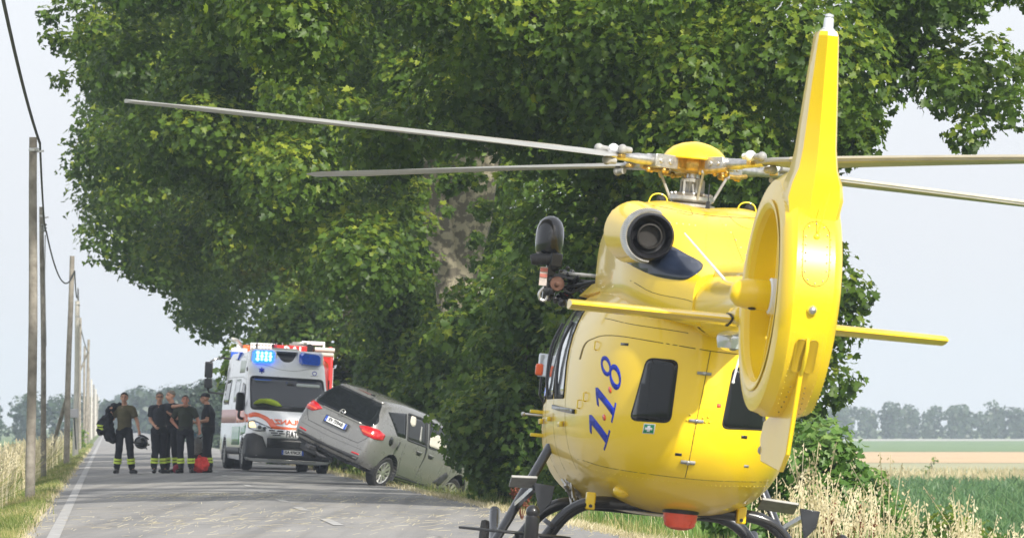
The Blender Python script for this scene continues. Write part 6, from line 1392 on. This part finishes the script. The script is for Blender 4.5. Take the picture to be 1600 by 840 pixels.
# lone man, coat slung over one shoulder, helmet in the other hand
p1, D1 = person('lone man in olive T-shirt, coat over one shoulder and helmet in his hand', wp(194.5, YP+.3), YP+.3, FACE-.08,
    dict(elR=(.27, -.10, 1.20), wrR=(.30, .07, 1.38), handR=(.0, .3, .6), elL=(-.275, -.02, 1.17), wrL=(-.335, .08, .95), knL=(-.13, .03, .51), anL=(-.16, -.02, .10), ftL=(-.27, .12, .035), anR=(.17, .0, .10), ftR=(.19, .16, .035)), H=1.86, hairlen=.5, look=(.05, 0), hand_curl=(.55, .8), belt=False)
p2, D2 = person('grey haired man in glasses pointing with a raised bare arm', wp(249, YP), YP, FACE+.35,
    dict(elR=(.20, -.02, 1.17), wrR=(.16, .20, 1.04), shL=(-.17, .05, 1.46), elL=(-.27, .26, 1.47), wrL=(-.44, .44, 1.50), handL=(-.6, .3, .02), palmL=(0, 0, -1), knL=(-.08, .0, .51), knR=(.10, .02, .51), anL=(-.10, -.02, .10), anR=(.12, 0, .10)), H=1.86, shirt=M_navy2, hair=M_hairg, glasses=True, hairlen=.2, look=(-.2, 0), girth=1.12, hand_curl=(.15, .5), z0=.01)
p3, D3 = person('man in black shirt standing half hidden behind the pointing man', wp(268, YP+1.0), YP+1.0, FACE-.7,
    dict(elL=(-.24, .08, 1.18), wrL=(-.12, .24, 1.30), elR=(.25, .05, 1.17), wrR=(.10, .22, 1.05)), H=1.90, shirt=M_navy, hair=M_hairg, hairlen=.1, look=(-.45, 0), z0=.015)
p4, D4 = person('red faced man in dark olive T-shirt with one hand on his hip', wp(290, YP-.2), YP-.2, FACE-.05,
    dict(elR=(.34, -.14, 1.20), wrR=(.185, -.03, 1.03), palmR=(-1, 0, 0), handR=(-.6, .1, -.3), elL=(-.29, -.02, 1.18), wrL=(-.335, .12, .96), head=(0, .05, 1.645), anL=(-.13, 0, .10), anR=(.10, .0, .10), che=(0, .01, 1.33)), H=1.80, skin=M_skin2, shirt=mat('dark_olive_cloth', (.036, .042, .030), .9, var=.15, vscale=9, bump=.4, bscale=30), hairlen=.1, look=(.15, .12), girth=1.05, hand_curl=(.6, .4), z0=.02)
p5, D5 = person('man in dark cap and black shirt seen in profile beside the ambulance', wp(325.5, YP+.4), YP+.4, R(82),
    dict(elR=(.24, -.05, 1.18), wrR=(.16, .20, 1.12), elL=(-.22, -.02, 1.17), wrL=(-.16, .25, 1.13), head=(0, .07, 1.66), nek=(0, .01, 1.50)), H=1.84, shirt=M_navy, cap_=True, hairlen=.2, look=(.1, 0), girth=1.1, polo=True, z0=.015)
for p_ in (p1, p2, p3, p4, p5): p_['group'] = G_
# coat slung over the lone man's shoulder
def wloc(p_, D, q): return p_.matrix_world @ D[q]
bpy.context.view_layer.update()
c = MB(); o_ = Vector(p1.location)
prof = [(-.10, 1.56, .10, .06), (-.22, 1.53, .13, .10), (-.33, 1.40, .15, .12), (-.38, 1.22, .17, .13), (-.38, 1.05, .19, .13), (-.34, .90, .21, .12), (-.28, .80, .19, .10), (-.22, .74, .12, .07)]
c.tube([o_+V3(a, .02+.03*math.sin(i), b) for i, (a, b, r_, _) in enumerate(prof)], [r_ for _, _, r_, _ in prof], 22, ey=.6)
c.tube([o_+V3(-.42, .0, 1.30), o_+V3(-.50, -.03, 1.12), o_+V3(-.53, -.04, .96), o_+V3(-.52, -.03, .88)], [.10, .10, .09, .08], 14)
coat = bake(c.build('coat', M_navy, None, clean=False), .02, 4); md = coat.modifiers.new('folds', 'DISPLACE'); md.texture = bpy.data.textures['folds']; md.strength = .16; md.texture_coords = 'LOCAL'
tag(coat, 'bulky dark firefighting coat hanging from the lone man\'s shoulder', 'coat')
for z in (1.02, 1.09): c = MB(); c.tube([o_+V3(-.525, -.04, z-.02), o_+V3(-.52, -.04, z+.02)], [.102, .104], 16); c.build('coat_sleeve_band', M_band, coat)
# helmet
hw = wloc(p1, D1, 'wrL'); c = MB(); hc = Vector((hw.x+.05, hw.y-.03, hw.z-.27))
Th = Matrix.Rotation(R(25), 3, 'Y')
c.ball(hc, (.16, .18, .15), 22, M=Th); hm_ = c.build('fire_helmet', M_egg); tag(hm_, 'black fire helmet dangling from the lone man\'s hand', 'helmet')
c = MB(); c.rev([(.150, -.04), (.20, -.075), (.205, -.085), (.15, -.07)], hc, n=26, M=Th); c.build('brim', M_egg, hm_)
c = MB(); c.tube([hc+Th @ V3(x, -.02, .10+.06*math.cos(x*8)) for x in np.linspace(-.13, .13, 7)], .018, 8); c.build('crest', M_egg, hm_)
c = MB(); c.tube([hc+V3(-.08, 0, .10), hw+V3(0, -.01, -.09), hc+V3(.09, 0, .08)], .008, 6); c.build('chin_strap', M_rub, hm_)
c = MB(); c.ball(hc+V3(.17, -.05, -.05), .03, 8); c.build('visor_knob', M_grey, hm_)
# bags on the road between the men
def sack(name, label, cx, y, z, r, m, cat_, strength=.06, parts=()):
    c = MB(); c.ball((cx, y, z), r, 20); c.ball((cx+r[0]*.3, y, z+r[2]*.4), tuple(q*.7 for q in r), 16); o = bake(c.build(name, m, None, clean=False), .018, 3)
    md = o.modifiers.new('folds', 'DISPLACE'); md.texture = bpy.data.textures['folds']; md.strength = strength; md.texture_coords = 'LOCAL'; return tag(o, label, cat_)
bagr = sack('red_bag', 'bright red cloth bag lying on the asphalt at the men\'s feet', wp(312, YP+.1), YP+.1, .20, (.22, .16, .17), M_bag, 'bag', .12)
c = MB(); c.tube(bez([(wp(308, YP), YP, .34), (wp(312, YP), YP-.03, .42), (wp(316, YP), YP, .34)], 4), .012, 6); c.build('bag_handle', M_bag, bagr)
bagk = sack('grey_backpack', 'grey backpack with a blue and white pouch behind the red bag', wp(307.5, YP+.7), YP+.7, .62, (.16, .14, .24), M_grey, 'backpack', .05)
c = MB(); c.box((wp(303, YP+.5), YP+.55, .86), (.14, .10, .12)); c.box((wp(303, YP+.5), YP+.54, .95), (.12, .09, .05)); c.build('pouch', mat('pale_blue_cloth', (.12, .3, .45), .7, col2=(.6, .62, .62), vscale=14), bagk, bevel=.02)
c = MB(); c.tube(bez([(wp(310, YP), YP+.6, .8), (wp(316, YP), YP+.55, .84), (wp(318, YP), YP+.55, .6)], 4), .014, 6); c.build('strap', M_black, bagk)
c = MB(); c.box((wp(307.5, YP+.7), YP+.75, .25), (.34, .26, .46)); c.build('case', M_plast, bagk, bevel=.03)
sack('dark_red_bag', 'small dark red bag between the legs of the two men in T-shirts', wp(278, YP+.5), YP+.5, .12, (.12, .12, .11), mat('dark_red_cloth', (.30, .02, .05), .8, var=.3), 'bag', .05)
# ---------------------------------------------------------------- utility poles along the left verge
PG = 'utility poles along the left verge'
def pole(label, px_b, px_t, y, zt, r, m=M_wood, extras=''):
    xb = wp(px_b, y); xt = wp(px_t, y); z0 = gz(xb+SL*y)-.15
    root = empty('utility_pole', label, 'pole', (xb, y, z0), group=PG)
    top = Vector((xt-xb, 0, zt-z0)); mb = MB(); mb.tube([top*t+Vector((.012*math.sin(t*7+y), .0, 0)) for t in np.linspace(0, 1, 9)], [r*(1.08-.25*t) for t in np.linspace(0, 1, 9)], 14)
    mb.build('post', m, root)
    if 'b' in extras:
        mb = MB(); mb.rev([(r*.92, 0), (r*.92+.012, .01), (r*.92+.012, .05), (r*.92, .06)], top*.97-Vector((0, 0, .05)), n=16); mb.bar(top*.96, top*.96+Vector((.16, -.04, .02)), .03); mb.build('cable_bracket', M_steel, root)
    return root, Vector((xb, y, z0)), top
A, a0, at = pole('nearest and thickest weathered wooden utility pole', 48, 53, 86, 5.62, .075, extras='b')
B, b0, bt = pole('second wooden pole, thinner, close behind the nearest one', 69, 65.5, 130, 6.28, .065, extras='b')
mb = MB()
for q in (.0, .06, .14): mb.ball(bt*.915+Vector((.08, -.05, q)), .035, 8); mb.bar(bt*.915+Vector((-.02, -.06, q)), bt*.915+Vector((.12, -.06, q)), .025)
mb.tube([bt*.90+Vector((.08, -.05, 0)), bt*.75+Vector((.06, -.05, 0)), bt*.5+Vector((.08, -.05, 0))], .012, 6); mb.build('insulator_cluster', M_grey, B)
Cc, c0, ct = pole('leaning dark wooden pole propped by a diagonal brace', 103, 112.5, 165, 6.2, .088)
mb = MB(); mb.tube([Vector((wp(80, 166), 166, .3))-c0, ct*.36], .06, 10); mb.build('brace', M_wood, Cc)
Dd, d0, dt = pole('pale concrete pole carrying a grey junction box', 118, 121.5, 205, 5.75, .105, M_conc)
mb = MB(); mb.box(Vector((wp(116.5, 204.7), 204.7, 1.55))-d0, (.30, .16, .34)); bx_ = mb.build('junction_box', mat('grey_box_paint', (.42, .41, .44), .5, var=.06), Dd, bevel=.02)
mb = MB(); mb.tube([Vector((wp(116, 204.7), 204.7, 1.38))-d0, Vector((wp(117, 204.7), 204.7, .9))-d0, Vector((wp(119, 204.7), 204.7, .2))-d0], .03, 6); mb.build('conduit', M_black, bx_)
mb = MB(); mb.rev([(.088, 0), (.10, .01), (.10, .05), (.088, .06)], dt*.97, n=14); mb.rev([(.09, 0), (.10, .01), (.10, .04), (.09, .05)], dt*.90, n=14); mb.tube([dt, dt+Vector((.0, 0, .5))], [.03, .02], 8); mb.build('collar', M_steel, Dd)
E_, e0, et = pole('thin dark pole just right of the concrete one', 124.5, 125.5, 265, 6.3, .065)
F_, f0, ft_ = pole('far wooden pole with a slanting strut at its top', 133.5, 139, 300, 5.8, .085)
mb = MB(); mb.tube([Vector((wp(125, 300), 300, 4.05))-f0, ft_*.90], .05, 8); mb.build('strut', M_wood, F_)
G2, g0, gt = pole('far wooden pole just behind the strutted one', 130.5, 132.5, 345, 6.1, .08)
for k, (px, y, zt) in enumerate([(139, 420, 5.5), (143, 500, 5.3), (146.5, 580, 5.4), (149.5, 680, 5.6), (152, 790, 5.6), (154, 900, 5.8)]):
    pole(['first', 'second', 'third', 'fourth', 'fifth', 'sixth'][k]+' faint post of the far row beyond the strutted pole', px, px, y, zt, .10 if k < 3 else .13, M_conc if k % 2 else M_wood)
def cable(label, pts, sag, r=.016):
    out = []
    for i in range(len(pts)-1):
        a, b = Vector(pts[i]), Vector(pts[i+1]); n = 14
        for k in range(n): t = k/n; out.append(a.lerp(b, t)-Vector((0, 0, sag[i]*4*t*(1-t))))
    out.append(Vector(pts[-1])); mb = MB(); mb.tube(out, r, 6); o = mb.build('cable', M_cable, ang=80); tag(o, label, 'cable', 'telephone cables between the poles'); return o
T1 = a0+at+Vector((.10, -.05, -.10)); T2 = b0+bt*.915+Vector((.10, -.06, 0)); T3 = c0+ct*.93+Vector((.10, -.08, 0)); T4 = d0+dt+Vector((.02, 0, .45)); T5 = e0+et*.95; T6 = f0+ft_*.88
cable('heavy black cable sagging from beyond the frame to the nearest pole', [Vector((-4.35, 42, 6.7)), T1], [.35], .022)
cable('cable dropping from the nearest pole towards the second one', [T1, T2], [.35], .018)
cable('thin cable looping from the second pole to the leaning pole', [T2, T3], [.75], .02)
cable('thin cable from the leaning pole to the concrete pole', [T3, T4], [.55], .02)
cable('thin cable between the concrete pole and the thin dark pole', [T4, T5], [.5], .02)
cable('thin cable sloping to the strutted far pole', [T5, T6], [.2], .025)
